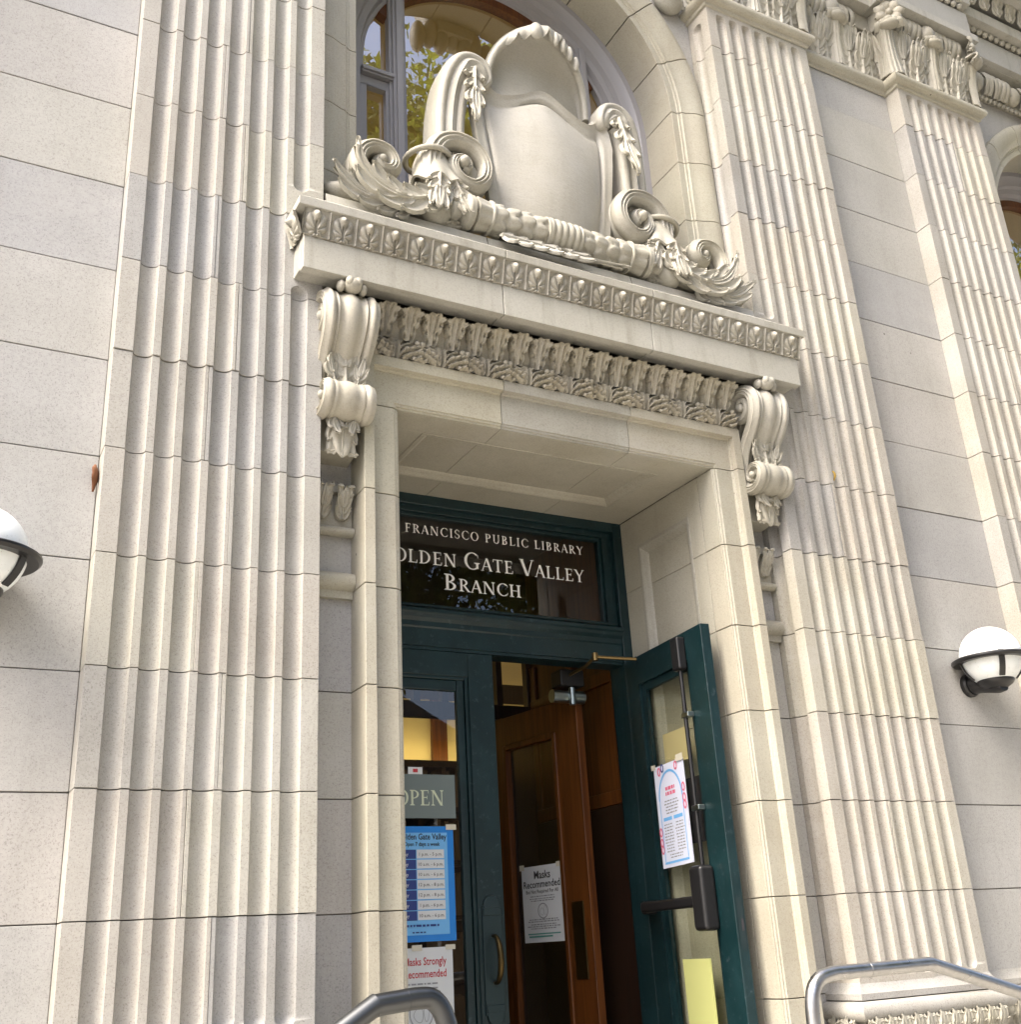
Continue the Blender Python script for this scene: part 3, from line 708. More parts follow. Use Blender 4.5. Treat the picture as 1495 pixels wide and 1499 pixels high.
# ---------------------------------------------------------------- scrolls
def catmull(pts, n=10):
    P = [np.array(p, float) for p in pts]; P = [2 * P[0] - P[1]] + P + [2 * P[-1] - P[-2]]; out = []
    for i in range(1, len(P) - 2):
        for t in np.arange(n) / n:
            out.append(.5 * ((2 * P[i]) + (-P[i - 1] + P[i + 1]) * t + (2 * P[i - 1] - 5 * P[i] + 4 * P[i + 1] - P[i + 2]) * t * t + (-P[i - 1] + 3 * P[i] - 3 * P[i + 1] + P[i + 2]) * t ** 3))
    out.append(P[-2]); return np.array(out)
def scroll(path, thick, width, centre, prof, plane, side=1, relief=True):
    """band of given width swept along a 2D path; plane 'yz' (width along x) or 'xz' (width along y).
    side=+1: outer face to the left of travel.  prof(s): raise of the outer/inner faces across s in -1..1"""
    path = np.asarray(path, float); n = len(path)
    t = np.gradient(path, axis=0); t /= np.linalg.norm(t, axis=1, keepdims=True) + 1e-9
    nn = np.stack([-t[:, 1], t[:, 0]], 1) * side
    th = np.asarray(thick) * np.ones(n); wd = np.asarray(width) * np.ones(n); ce = np.asarray(centre) * np.ones(n)
    s = np.linspace(-1, 1, 25); pf = np.array([prof(x) for x in s]); rows = []
    for i in range(n):
        k = min(1, th[i] / .12)
        o_ = path[i][None, :] + nn[i][None, :] * (pf[:, None] * k); w_ = ce[i] + s * wd[i] / 2
        q = path[i][None, :] - nn[i][None, :] * (th[i] + pf[::-1][:, None] * k * .6); w2 = ce[i] + s[::-1] * wd[i] / 2
        tau = np.linspace(0, 1, 11)[1:-1]; rl = .05 * np.abs(np.cos(1.5 * PI * (2 * tau - 1))) ** .6 * min(1, th[i] / .12) * (1 if relief else 0)
        fa = o_[-1][None, :] * (1 - tau[:, None]) + q[0][None, :] * tau[:, None]; fb = q[-1][None, :] * (1 - tau[:, None]) + o_[0][None, :] * tau[:, None]
        ab = np.concatenate([o_, fa, q, fb]); wv = np.concatenate([w_, w_[-1] + rl, w2, w_[0] - rl])
        rows.append(np.stack([wv, ab[:, 0], ab[:, 1]], 1) if plane == 'yz' else np.stack([ab[:, 0], wv, ab[:, 1]], 1))
    return M().loft(rows)
def rimmed(s):
    a = abs(s)
    if a > .72: return .058 * math.sqrt(max(0, 1 - ((a - .86) / .145) ** 2))
    if a > .64: return -.004
    if a > .54: return .022 * math.sqrt(max(0, 1 - ((a - .59) / .055) ** 2)) + .004
    return .005 - .012 * math.cos((a - .38) / .16 * PI / 2) * (a > .22) + .042 * max(0, math.cos(a / .42 * PI / 2)) ** 1.5
def fluted_band(s):
    return .012 * math.sqrt(max(0, 1 - s * s)) + .034 * abs(math.cos(1.5 * PI * s)) ** .55

ACB_S = mk(acanthus(.22, .36, 2, .05, .05, .05, vc=1.3), 'side_leaf', S_CARVE)
def console(cx):
    p = obj('console_bracket', M().prism([(.47, 2.36), (.22, 2.40), (.20, 3.0), (.24, 3.4), (.05, 3.7), (-.04, 4.0), (-.02, 4.16), (.47, 4.16)], cx - .20, cx + .20, 'x'), S_CARVE, LIB, angle=25)
    c1 = (-.01, 3.83); path = []; th = []
    for a in np.linspace(-2.1 * PI, PI, 76):
        f_ = (a + 2.1 * PI) / (3.1 * PI); r = .05 + .225 * f_ ** .9; path.append((c1[0] + r * math.cos(a), c1[1] + r * math.sin(a))); th.append(.035 + .06 * f_)
    P0, P1, P2, P3 = [np.array(q) for q in ((-.285, 3.83), (-.285, 3.42), (.13, 3.40), (.13, 2.90))]
    for t in np.linspace(0, 1, 26)[1:]:
        path.append(tuple((1 - t) ** 3 * P0 + 3 * (1 - t) ** 2 * t * P1 + 3 * (1 - t) * t * t * P2 + t ** 3 * P3)); th.append(.095)
    c2 = (-.035, 2.90)
    for a in np.linspace(0, -2.5 * PI, 56)[1:]:
        f_ = -a / (2.5 * PI); r = .165 - .11 * f_; path.append((c2[0] + r * math.cos(a), c2[1] + r * math.sin(a))); th.append(-.0 + .075 * (1 - f_) + .02)
    path = np.array(path); n = len(path); th = np.array(th)
    zz = path[:, 1]; wd = np.interp(zz, [2.7, 3.1, 4.1], [.52, .46, .55])
    obj('scroll', scroll(path, th, wd, cx, rimmed, 'yz', -1), S_CARVE, p, angle=50)
    # cheeks filling the volutes
    ck = M().lathe([(.20, -.225), (.20, .225)], (cx, c1[0], c1[1]), 'x', 28).lathe([(.11, -.21), (.11, .21)], (cx, c2[0], c2[1]), 'x', 22)
    for e in (-1, 1): ck.ell((cx + e * .25, c1[0], c1[1]), (.05, .06, .06)).ell((cx + e * .25, c2[0], c2[1]), (.04, .045, .045))
    obj('volute_eye', ck, S_CARVE, p, angle=40)
    # acanthus rising above the lower volute, pendant leaf below, shell on top
    lf = acanthus(.44, .50, 3, .10, .06, .07, .02, .84, .5)
    me = mk(lf, 'acanthus_leaf', S_CARVE); piece('acanthus_leaf', me, p, (cx, -.02, 3.02), (R(-14), 0, 0))
    for e in (-1, 1):
        piece('acanthus_leaf', ACB_S, p, (cx + e * .12, -.03, 3.0), (R(-6), R(-14 * -e), R(20 * -e)), (1, 1, 1))
    me = mk(acanthus(.46, .44, 3, -.04, .06, .08, .02, .82, .6), 'pendant_leaf', S_CARVE)
    piece('pendant_leaf', me, p, (cx, .08, 2.80), (0, R(180), 0))
    for e in (-1, 1): piece('pendant_leaf', ACB_S, p, (cx + e * .13, .05, 2.80), (0, R(180 + 12 * e), 0), (1, 1.3, .9))
    kn = M().ell((cx, -.26, 4.10), (.10, .10, .085), 12, 9)
    for e in (-1, 1): kn.ell((cx + e * .12, -.23, 4.09), (.045, .07, .065), 10, 7).ell((cx + e * .045, -.31, 4.12), (.05, .05, .06), 8, 6)
    obj('top_shell', kn, S_CARVE, p, angle=60)
console(.235); console(5.777)

# ---------------------------------------------------------------- cartouche on the cornice
CAR = thing('carved_cartouche', 'large blank carved stone shield with scrolls and a laurel roll above the door cornice', 'carving', (3.006, .25, 5.395))
cx = 3.006
zs_ = [5.45, 5.8, 6.2, 6.5, 6.9, 7.2, 7.45, 7.65, 7.8, 7.95]; hw_ = [.80, .84, .89, .93, .985, 1.02, 1.035, .99, .93, .86]
s = np.linspace(-1, 1, 61); t = np.linspace(0, 1, 61)
zt = 7.70 + .30 * np.exp(-(s / .42) ** 2) + .24 * np.clip((np.abs(s) - .66) / .34, 0, 1) ** 1.6
S_, T_ = np.meshgrid(s, t, indexing='ij'); Z_ = 5.45 + T_ * (zt[:, None] - 5.45)
HW = np.interp(Z_, zs_, hw_)
ds = np.minimum((1 - np.abs(S_)) * HW, (zt[:, None] - Z_) * .95)            # distance to the border
belly = .30 * np.cos(S_ * PI / 2) ** .8 * np.sin(PI * np.clip(T_ * .82 + .16, 0, 1)) ** .7
Y_ = .22 - belly - .02 * T_
rim = .055 * np.clip(1 - ds / .15, 0, 1) ** .5 * (ds < .15)
rim = rim + .04 * np.clip(1 - ds / .06, 0, 1)
Y_ = Y_ - rim + .035 * np.exp(-((ds - .165) / .014) ** 2)
ears = np.clip((np.abs(S_) - .8) / .2, 0, 1) ** 2 * np.clip((T_ - .75) / .25, 0, 1); Y_ = Y_ - .06 * ears
obj('shield', M().sheet(np.stack([cx + S_ * HW, Y_, Z_], 2), -.10), S_SHIELD, CAR, angle=70)
# hood: hollow shell rising behind the shield and curling forward
a = np.linspace(0, 1, 49); b = np.linspace(0, 1, 24); G3 = np.zeros((49, 24, 3))
lip = []
for i, q in enumerate(a):
    ph = q * PI; c, s_ = math.cos(ph), math.sin(ph)
    lx = cx - .74 * (abs(c) ** .95) * (1 if c > 0 else -1) * (1 - .20 * s_ ** 2); lz = 7.93 + .98 * s_ ** .70; ly = .24 - .28 * s_ ** 1.3
    lip.append((lx, ly, lz))
    B = np.array((cx - .74 * c, .16 + .10 * abs(c), 7.55)); Lp = np.array((lx, ly, lz)); mid = np.array((cx - .68 * c, .40 + .0 * s_, 7.9 + .62 * s_)); mid2 = np.array((lx * .95 + cx * .05, .36 - .12 * s_, 7.98 + 1.02 * s_ ** .7))
    for j, tt in enumerate(b): G3[i, j] = (1 - tt) ** 3 * B + 3 * (1 - tt) ** 2 * tt * mid + 3 * (1 - tt) * tt * tt * mid2 + tt ** 3 * Lp
obj('hood', M().sheet(G3, -.07), S_SHIELD, CAR, angle=70)
lipm = M().tube(lip, [.045 + .015 * math.sin(PI * q) for q in a], 10)
qq = np.linspace(.20, .80, 61); tt_ = np.linspace(0, 1, 12); G4 = np.zeros((61, 12, 3))
for i, q in enumerate(qq):
    f = max(0., math.sin(PI * (q - .20) / .60)) ** .6; x, y, z = [float(np.interp(q, a, [l_[k] for l_ in lip])) for k in range(3)]
    sc_ = .62 + .38 * abs(math.sin(PI * (q - .2) / .6 * 6)) ** .6
    for j, t0 in enumerate(tt_):
        an = t0 * 2.7 * sc_; r_ = .03 + .10 * f * (1 + .10 * math.cos(12 * PI * (q - .2) / .6))
        G4[i, j] = (x, y + .06 - r_ * math.sin(an) - .05 * t0 * f, z + .03 - r_ * (1 - math.cos(an)) * .95 + r_ * .25 * math.sin(an))
lipm.sheet(G4, -.035)
x, y, z = lip[20]; lipm.ell((x, y - .10, z - .10), (.095, .08, .13), 16, 12)
for k, i in enumerate((27, 30, 33, 36)): x, y, z = lip[i]; lipm.ell((x, y - .09, z - .12), (.045, .06, .12), 10, 8)
obj('hood_lip', lipm, S_SHIELD, CAR, angle=60)
def both(ms, name, mt, angle=55):
    obj(name, ms, mt, CAR, angle=angle); obj(name, ms.mirror(), mt, CAR, angle=angle)
# ear scrolls beside the shield
pe = catmull([(1.72, .34, 5.5), (1.66, .34, 6.2), (1.64, .33, 6.7), (1.66, .30, 7.25), (1.73, .25, 7.68), (1.87, .18, 7.94), (2.02, .13, 7.96), (2.10, .10, 7.84), (2.08, .11, 7.74)], 8)
re = np.interp(np.linspace(0, 1, len(pe)), [0, .3, .6, .8, 1], [.20, .22, .23, .16, .07]); rows = []
for i, p_ in enumerate(pe):
    tt = (pe[min(i + 1, len(pe) - 1)] - pe[max(i - 1, 0)]); tt /= np.linalg.norm(tt); yv = np.array((0, -1., 0)); yv -= tt * yv.dot(tt); yv /= np.linalg.norm(yv); xv = np.cross(tt, yv)
    sec = []
    for k in np.linspace(0, 2 * PI, 44, endpoint=False):
        c, s1 = math.cos(k), math.sin(k); px = math.copysign(abs(c) ** .55, c); py = math.copysign(abs(s1) ** .55, s1)
        if s1 > .2: py = py * (.80 + .20 * abs(math.cos(1.5 * PI * px)) ** .5)
        sec.append(p_ + xv * re[i] * px + yv * re[i] * 1.15 * py)
    rows.append(sec)
both(M().loft(rows), 'ear_scroll', S_SHIELD)
# big volutes
big = catmull([(1.42, 5.55), (1.30, 5.80), (1.24, 6.10), (1.26, 6.42), (1.40, 6.66), (1.66, 6.76), (1.93, 6.69), (2.09, 6.45), (2.06, 6.18), (1.88, 6.02), (1.66, 6.06), (1.55, 6.24), (1.60, 6.42), (1.76, 6.46), (1.84, 6.36), (1.79, 6.26), (1.72, 6.28)], 8)
kk = np.linspace(0, 1, len(big))
both(scroll(big, np.interp(kk, [0, .35, .7, 1], [.22, .15, .10, .045]), np.interp(kk, [0, .3, 1], [.34, .44, .40]), .17, fluted_band, 'xz', 1), 'volute', S_CARVE)
ey = M().ell((1.72, -.04, 6.36), (.07, .10, .07)).lathe([(.17, .05), (.17, .34)], (1.78, 0, 6.3), 'y', 20)
both(ey, 'volute_eye', S_CARVE)
both(M().tube([(1.42 + .27 * math.cos(a_) * 1.0 - .08, .17 + .27 * math.sin(a_), 6.40 + .03 * math.cos(a_)) for a_ in np.linspace(0, 2 * PI, 24)], .035, 8), 'collar', S_CARVE)
# small volutes with their leafy stalk
sm = catmull([(1.36, 5.62), (1.10, 5.52), (.78, 5.54), (.50, 5.68), (.36, 5.92), (.40, 6.16), (.58, 6.30), (.80, 6.27), (.91, 6.10), (.85, 5.95), (.70, 5.94), (.62, 6.05), (.66, 6.15), (.74, 6.15), (.76, 6.08)], 8)
kk = np.linspace(0, 1, len(sm))
both(scroll(sm, np.interp(kk, [0, .3, .6, 1], [.08, .13, .12, .045]), np.interp(kk, [0, .4, 1], [.40, .40, .30]), .18, fluted_band, 'xz', 1), 'small_volute', S_CARVE)
both(M().ell((.70, .02, 6.09), (.06, .08, .06)).lathe([(.11, .06), (.11, .3)], (.71, 0, 6.1), 'y', 16), 'volute_eye', S_CARVE)
# foliage wrapping the stalks
LA = acanthus(.56, .80, 4, .02, .10, .09, .025, .8, .5, res=1.3)
def leaf_at(ms, at, rx, ry, rz, sc, name='acanthus_leaf', mt=S_CARVE, mir=True):
    Mx = Matrix.Translation(Vector(at)) @ Matrix.Rotation(R(rz), 4, 'Z') @ Matrix.Rotation(R(ry), 4, 'Y') @ Matrix.Rotation(R(rx), 4, 'X') @ Matrix.Diagonal((*sc, 1))
    A = np.array(Mx); o_ = M(); V = np.concatenate(ms.v); V = V @ A[:3, :3].T + A[:3, 3]; o_.add(V, ms.f)
    if mir: both(o_, name, mt, 60)
    else: obj(name, o_, mt, CAR, angle=60)
def leaf_along(ms, pts, y0, L, wsc, up, flare=.0):
    """bend a flat leaf so that it runs along a curve in the XZ plane, face to the front"""
    c = catmull(pts, 14); d_ = np.concatenate([[0], np.cumsum(np.linalg.norm(np.diff(c, axis=0), axis=1))]); d_ /= d_[-1]
    t_ = np.gradient(c, axis=0); t_ /= np.linalg.norm(t_, axis=1, keepdims=True)
    V = np.concatenate(ms.v); f = np.clip(V[:, 2] / L, 0, 1.08); px = np.interp(f, d_, c[:, 0]); pz = np.interp(f, d_, c[:, 1])
    tx = np.interp(f, d_, t_[:, 0]); tz = np.interp(f, d_, t_[:, 1]); nx_, nz_ = -tz * up, tx * up
    o_ = M(); o_.add(np.stack([px + nx_ * V[:, 0] * wsc, y0 + V[:, 1] - flare * f ** 2, pz + nz_ * V[:, 0] * wsc], 1), ms.f); both(o_, 'acanthus_leaf', S_CARVE, 60)
LB_ = acanthus(.50, 1.5, 5, .0, .08, .09, .03, 1.2, .30, res=1.4)
leaf_along(LB_, [(1.46, 5.86), (1.20, 5.62), (.90, 5.52), (.58, 5.62), (.38, 5.86), (.32, 6.12)], -.08, 1.5, 1.0, 1)
LC_ = acanthus(.40, 1.0, 4, .0, .08, .08, .03, 1.2, .34, res=1.2)
leaf_along(LC_, [(1.0, 5.44), (.70, 5.42), (.35, 5.50), (.04, 5.74)], -.02, 1.0, 1.0, -1, .05)
PT = broad_leaf()
qb = np.linspace(0, 1, 18)[:, None]; tb = np.linspace(0, 2 * PI, 49)[None, :]
rb_ = .165 + .03 * np.sin(PI * qb) + .15 * qb ** 3 * (1 + .16 * np.cos(7 * tb)); zb_2 = 6.37 - .38 * qb + .03 * qb ** 2 * np.cos(7 * tb + .6) - .05 * qb ** 6
both(M().sheet(np.stack(np.broadcast_arrays(1.385 + rb_ * np.cos(tb) + .03 * qb, .14 + rb_ * np.sin(tb) * .95, zb_2), 2), .03), 'calyx', S_CARVE, 60)
LD_ = acanthus(.40, .62, 3, .03, .07, .07, .03, .82, .5, res=1.2)
for x, ry, y_, sc_ in ((1.34, 186, -.12, .80), (1.56, 158, -.06, .72)): leaf_at(LD_, (x, y_, 5.98), 0, ry, 0, (.9, 1.0, sc_))
leaf_at(acanthus(.36, .95, 3, .04, .06, .08, .03, .90, .5, res=1.3), (1.93, .01, 7.86), 6, 186, 0, (1, 1.1, 1))
leaf_at(LA, (1.45, .1, 5.45), 0, 60, 10, (.5, 1, .5))
both(M().ell((1.36, .05, 5.62), (.20, .17, .22), 16, 12), 'stalk_bulb', S_CARVE); both(M().ell((.30, .14, 5.58), (.27, .12, .12), 16, 10), 'stalk_tail', S_CARVE)
# laurel roll
LX0, LX1 = 1.66, 4.35; nx = 260; nt = 48
P = np.zeros((nx, nt, 3))
for i, x in enumerate(np.linspace(0, 1, nx)):
    X = LX0 + (LX1 - LX0) * x; h = abs(x - .5) * 2
    for j, th_ in enumerate(np.linspace(0, 2 * PI, nt, endpoint=False)):
        r = .185
        if h > .955: r = .205 * math.sqrt(max(0, 1 - ((h - .955) / .045) ** 2)) + .001
        elif h > .90: r = .215
        elif h > .88: r = .165
        elif h > .74: r = .165 + .025 * abs(math.cos(4 * th_)) + .03 * (h - .74) / .14
        elif h > .715: r = .215
        elif h < .16: r = .20 + .020 * abs(math.sin(th_ * .5 + x * 95))
        elif h < .18: r = .215
        else:
            q = (h - .18) / .135; row = math.floor(q); fx = q - row; ft = (th_ / (2 * PI) * 6 + .5 * (row % 2)) % 1 - .5
            wv = .5 * math.sin(PI * (1 - fx) ** .8) ** .8 + .04
            r = .172 + (.040 * (1 - fx) ** .4 * (1 - (abs(ft) / max(wv, .05)) ** 2) ** .6 - .010 * (abs(ft) < .06) if abs(ft) < wv else 0)
        P[i, j] = (X, .0 + r * math.cos(th_), 5.66 + r * math.sin(th_))
obj('laurel_roll', M().loft(P), S_FRIEZE if 0 else S_CARVE, CAR, angle=50)
kn = M().lathe([(.001, -.16), (.09, -.155), (.13, -.12), (.14, -.05), (.11, .0), (.17, .02), (.19, .06)], (LX0, 0, 5.66), 'x', 24)
both(kn, 'roll_end', S_CARVE, 40)
# loose ribbon leaf lying on the cornice in front of the roll
rl = acanthus(.34, 1.75, 6, .0, .08, .07, .025, 1.3, .16, res=1.3); V = np.concatenate(rl.v); ax = np.clip((.17 - V[:, 0]) / .34, -.1, 1.1)
al_ = V[:, 2] / 1.75; RX = 2.10 + 1.78 * al_; hh = -V[:, 1]; dip = .10 * np.sin(PI * np.clip(al_, 0, 1))
rb = M(); rb.add(np.stack([RX, -.02 - .24 * ax - hh * .85 - dip * .4, 5.47 - .30 * ax + hh * .4 - dip * .4], 1), rl.f)
obj('ribbon_leaf', rb, S_SHIELD, CAR, angle=70)

# ---------------------------------------------------------------- base runs
BL = mk(acanthus(.34, .34, 3, .08, .05, .07, res=.8), 'acanthus_leaf', S_CARVE)
for (xl, xr, yl, yr, yf) in ((6.012, 6.012 + PW, .46, .30, 0), (10.055, 10.055 + PW, .30, .46, 0), (-2.015, -.003, .30, .46, 0), (-6.06, -4.048, .46, .3, 0)):
    p = base(0, xl, xr, yl, yr, yf, 'pilaster_base')
    if xl > 5:
        for x in np.arange(xl - .02, xr, .19): piece('acanthus_leaf', BL, p, (x, yf - .04, -3.63), (0, 0, 0), (.85, 1, 1))
        for y in (.08, .27): piece('acanthus_leaf', BL, p, (xl - .04, y, -3.63), (0, 0, R(-90)), (.85, 1, 1))
for xl, xr in ((-4.048, -2.015), (8.024, 10.055)):
    p = obj('wall_base', M().box(xl, xr, .30, .5, GZ, -2.96), MORTAR, LIB, angle=0)
    pr = [(.26, -2.90), (.245, -2.93), (.22, -2.965), (.185, -2.995), (.17, -3.005), (.17, -3.065), (.185, -3.075)] + [(.185 - .10 * math.sin(q), -3.178 + .10 * math.cos(q)) for q in np.linspace(0, PI, 14)] + [(.21, -3.28), (.2, -3.5), (.15, -3.64), (.15, -3.68), (.12, -3.69), (.12, GZ)]
    obj('base_moulding', M().grid([[(xl, y, z), (xr, y, z)] for y, z in pr]), S_PIL2, p, angle=30)
    if xl > 5:
        for x in np.arange(xl + .1, xr, .19): piece('acanthus_leaf', BL, p, (x, .22, -3.63), (0, 0, 0), (.85, 1, 1))

# ---------------------------------------------------------------- lettering
def serif_glyph(ch):
    """list of convex polys in a unit-cap-height box; returns (polys, advance)"""
    T, t = .135, .06; P = []
    def bar(x0, x1, y0, y1): P.append([(x0, y0), (x1, y0), (x1, y1), (x0, y1)])
    def stem(x, w=T, y0=0, y1=1, sl=True, sh=True):
        bar(x, x + w, y0, y1)
        if sl: P.append([(x - .09, y0), (x + w + .09, y0), (x + w + .085, y0 + .035), (x + w, y0 + .09), (x, y0 + .09), (x - .085, y0 + .035)])
        if sh: P.append([(x - .09, y1), (x - .085, y1 - .035), (x, y1 - .09), (x + w, y1 - .09), (x + w + .085, y1 - .035), (x + w + .09, y1)])
    def diag(xa, ya, xb, yb, w): P.append([(xa - w / 2, ya), (xa + w / 2, ya), (xb + w / 2, yb), (xb - w / 2, yb)])
    def ser(x, y, up, h=.10):
        P.append([(x - h, y), (x + h, y), (x + h, y + up * .04), (x - h, y + up * .04)])
    def arc(cx_, cy_, rx, ry, a0, a1, thick=T, thin=t, n=14):
        A = [R(a0 + (a1 - a0) * i / n) for i in range(n + 1)]
        for a_, b_ in zip(A[:-1], A[1:]):
            q = []
            for ang, inner in ((a_, 0), (b_, 0), (b_, 1), (a_, 1)):
                wx = thick; wy = thin
                q.append((cx_ + (rx - inner * wx) * math.cos(ang), cy_ + (ry - inner * wy) * math.sin(ang)))
            P.append(q)
    adv = .7
    if ch == 'I': stem(.10); adv = .34
    elif ch == 'L': stem(.10); bar(.2, .56, 0, t); P.append([(.52, 0), (.58, 0), (.60, .24), (.56, .24)]); adv = .62
    elif ch in 'EF':
        stem(.10); bar(.2, .52, 1 - t, 1); P.append([(.50, 1), (.54, 1), (.55, .78), (.52, .78)]); bar(.2, .45, .49, .55); P.append([(.43, .40), (.46, .40), (.46, .64), (.43, .64)])
        if ch == 'E': bar(.2, .56, 0, t); P.append([(.52, 0), (.57, 0), (.60, .24), (.56, .24)])
        adv = .64 if ch == 'E' else .58
    elif ch == 'T': stem(.29, sh=False); bar(.02, .69, 1 - t, 1); P.append([(.02, 1), (.06, 1), (.045, .77), (.01, .77)]); P.append([(.65, 1), (.69, 1), (.70, .77), (.665, .77)]); adv = .72
    elif ch == 'H': stem(.10); stem(.58); bar(.2, .6, .48, .54); adv = .84
    elif ch == 'N': stem(.10, .06); stem(.68, .06, sl=False); diag(.15, 1, .70, 0, .16); adv = .86
    elif ch == 'A': diag(.06, 0, .36, 1, .06); diag(.64, 0, .37, 1, .15); bar(.18, .55, .32, .37); ser(.06, 0, 1); ser(.64, 0, 1, .12); adv = .71
    elif ch == 'V': diag(.07, 1, .36, 0, .15); diag(.66, 1, .38, 0, .06); ser(.07, 1, -1, .12); ser(.66, 1, -1); adv = .71
    elif ch == 'Y': diag(.08, 1, .34, .48, .14); diag(.64, 1, .38, .48, .06); bar(.29, .42, 0, .5); ser(.08, 1, -1, .12); ser(.64, 1, -1); ser(.355, 0, 1, .15); adv = .70
    elif ch == 'P': stem(.10); arc(.24, .72, .36, .28, -90, 90); bar(.2, .26, .94, 1); bar(.2, .26, .44, .50); adv = .62
    elif ch == 'R': stem(.10); arc(.24, .73, .34, .27, -90, 90); bar(.2, .26, .94, 1); bar(.2, .26, .46, .52); diag(.34, .5, .66, 0, .15); ser(.68, 0, 1, .08); adv = .71
    elif ch == 'B': stem(.10); arc(.24, .75, .30, .25, -90, 90); arc(.24, .265, .36, .265, -90, 90); bar(.2, .26, .94, 1); bar(.2, .26, 0, t); bar(.2, .28, .48, .53); adv = .66
    elif ch == 'D': stem(.10); arc(.24, .5, .50, .5, -90, 90); bar(.2, .26, .94, 1); bar(.2, .26, 0, t); adv = .82
    elif ch == 'O': arc(.42, .5, .40, .52, 0, 360, n=36); adv = .84
    elif ch in 'CG':
        arc(.44, .5, .42, .52, 48, 312, n=28); P.append([(.70, .86), (.735, .90), (.745, .70), (.715, .70)])
        if ch == 'G': stem(.62, .12, .06, .42, False, True)
        else: P.append([(.70, .14), (.735, .10), (.745, .28), (.715, .28)])
        adv = .82 if ch == 'G' else .76
    elif ch == 'S': arc(.28, .74, .24, .28, 40, 270, .10, .07); arc(.27, .25, .25, .27, -140, 90, .11, .07); P.append([(.44, .92), (.475, .96), (.485, .74), (.455, .74)]); P.append([(.04, .08), (.08, .04), (.075, .28), (.04, .28)]); adv = .56
    elif ch == 'U': stem(.10, sl=False); stem(.62, .06, sl=False); P[0] = [(.10, .3), (.235, .3), (.235, 1), (.10, 1)]; P[2] = [(.62, .3), (.68, .3), (.68, 1), (.62, 1)]; arc(.39, .31, .29, .33, 180, 360, .10, .08); adv = .80
    elif ch == ' ': adv = .34
    return P, adv
def serif_line(text, h_big, h_small, sp):
    """small caps line: (polys scaled, total width)"""
    x = 0; out = []
    for i, ch in enumerate(text):
        big = i == 0 or text[i - 1] == ' ' or h_small == h_big
        h = h_big if big else h_small
        P, adv = serif_glyph(ch)
        out += [[(x + px * h, py * h) for px, py in p] for p in P]; x += (adv + sp) * h
    return out, x
def serif_mesh(lines, y):
    """lines: (text, big, small, spacing, centre or None, right x, baseline z)"""
    ms = M(); k = 0
    for text, hb, hs, sp, width, xr, z in lines:
        P, wd = serif_line(text, hb, hs, sp); f = width / wd
        for p in P:
            k += 1; yy = y - .0005 * (k % 5)
            ms.add([(xr - width + px * f, yy, z + py) for px, py in p], [tuple(range(len(p)))])
    return ms
def sans(text, size, mp, mt, parent, align='CENTER', name='lettering', bold=0.0):
    """plain lettering: Blender's built-in face turned to mesh; mp(u,v)->world course units"""
    cu = bpy.data.curves.new('lettering', 'FONT'); cu.body = text; cu.size = 1; cu.align_x = align; cu.offset = bold; cu.resolution_u = 2
    o = bpy.data.objects.new('lettering_source', cu); col.objects.link(o); dg = bpy.context.evaluated_depsgraph_get()
    me = bpy.data.meshes.new_from_object(o.evaluated_get(dg)); bpy.data.objects.remove(o)
    ms = M(); ms.add([mp(v_.co.x * size, v_.co.y * size) for v_ in me.vertices], [tuple(p_.vertices) for p_ in me.polygons]); bpy.data.meshes.remove(me)
    return obj(name, ms, mt, parent, angle=0)

# ---------------------------------------------------------------- door frame, transom light
FY = 2.22
fr = M().box(.71, 1.05, FY, FY + .35, LZ, 3.24).box(4.94, 5.28, FY, FY + .35, LZ, 3.24).box(1.05, 4.94, FY, FY + .35, 2.87, 3.24)
DF = obj('door_frame', fr, GREEN, LIB, angle=0, bevel=.012)
obj('transom_sash', M().box(1.05, 1.21, FY + .07, FY + .2, 1.48, 2.87).box(4.79, 4.94, FY + .07, FY + .2, 1.48, 2.87).box(1.21, 4.79, FY + .07, FY + .2, 2.80, 2.87).box(1.21, 4.79, FY + .07, FY + .2, 1.48, 1.60)
    .box(1.21, 1.25, FY + .11, FY + .2, 1.6, 2.8).box(4.75, 4.79, FY + .11, FY + .2, 1.6, 2.8).box(1.25, 4.75, FY + .11, FY + .2, 2.755, 2.80), GREEN, DF, angle=0, bevel=.008)
tb = M().prism([(FY - .05, 1.46), (FY - .05, 1.50), (FY + .0, 1.53), (FY + .05, 1.56), (FY + .34, 1.56), (FY + .34, 1.06), (FY + .03, 1.06), (FY + .03, 1.28), (FY + .015, 1.30), (FY + .015, 1.36), (FY - .02, 1.40), (FY - .03, 1.44)], 1.05, 4.94, 'x').box(1.05, 4.94, FY + .05, FY + .34, 1.02, 1.06)
obj('transom_bar', tb, GREEN, DF, angle=20)
tp = M(); tp.add([(1.2, FY + .16, 1.55), (4.8, FY + .16, 1.55), (4.8, FY + .16, 2.82), (1.2, FY + .16, 2.82)], [(0, 1, 2, 3)])
TP = obj('transom_pane', tp, GLASS, DF, angle=0)
tl = FY + .148
sl_ = serif_mesh([('SAN FRANCISCO PUBLIC LIBRARY', .118, .118, .17, 3.07, 4.545, 2.54), ('GOLDEN GATE VALLEY', .225, .172, .085, 3.02, 4.525, 2.145), ('BRANCH', .212, .165, .085, 1.12, 3.545, 1.835)], tl)
obj('lettering', sl_, WHITE, DF, angle=0)

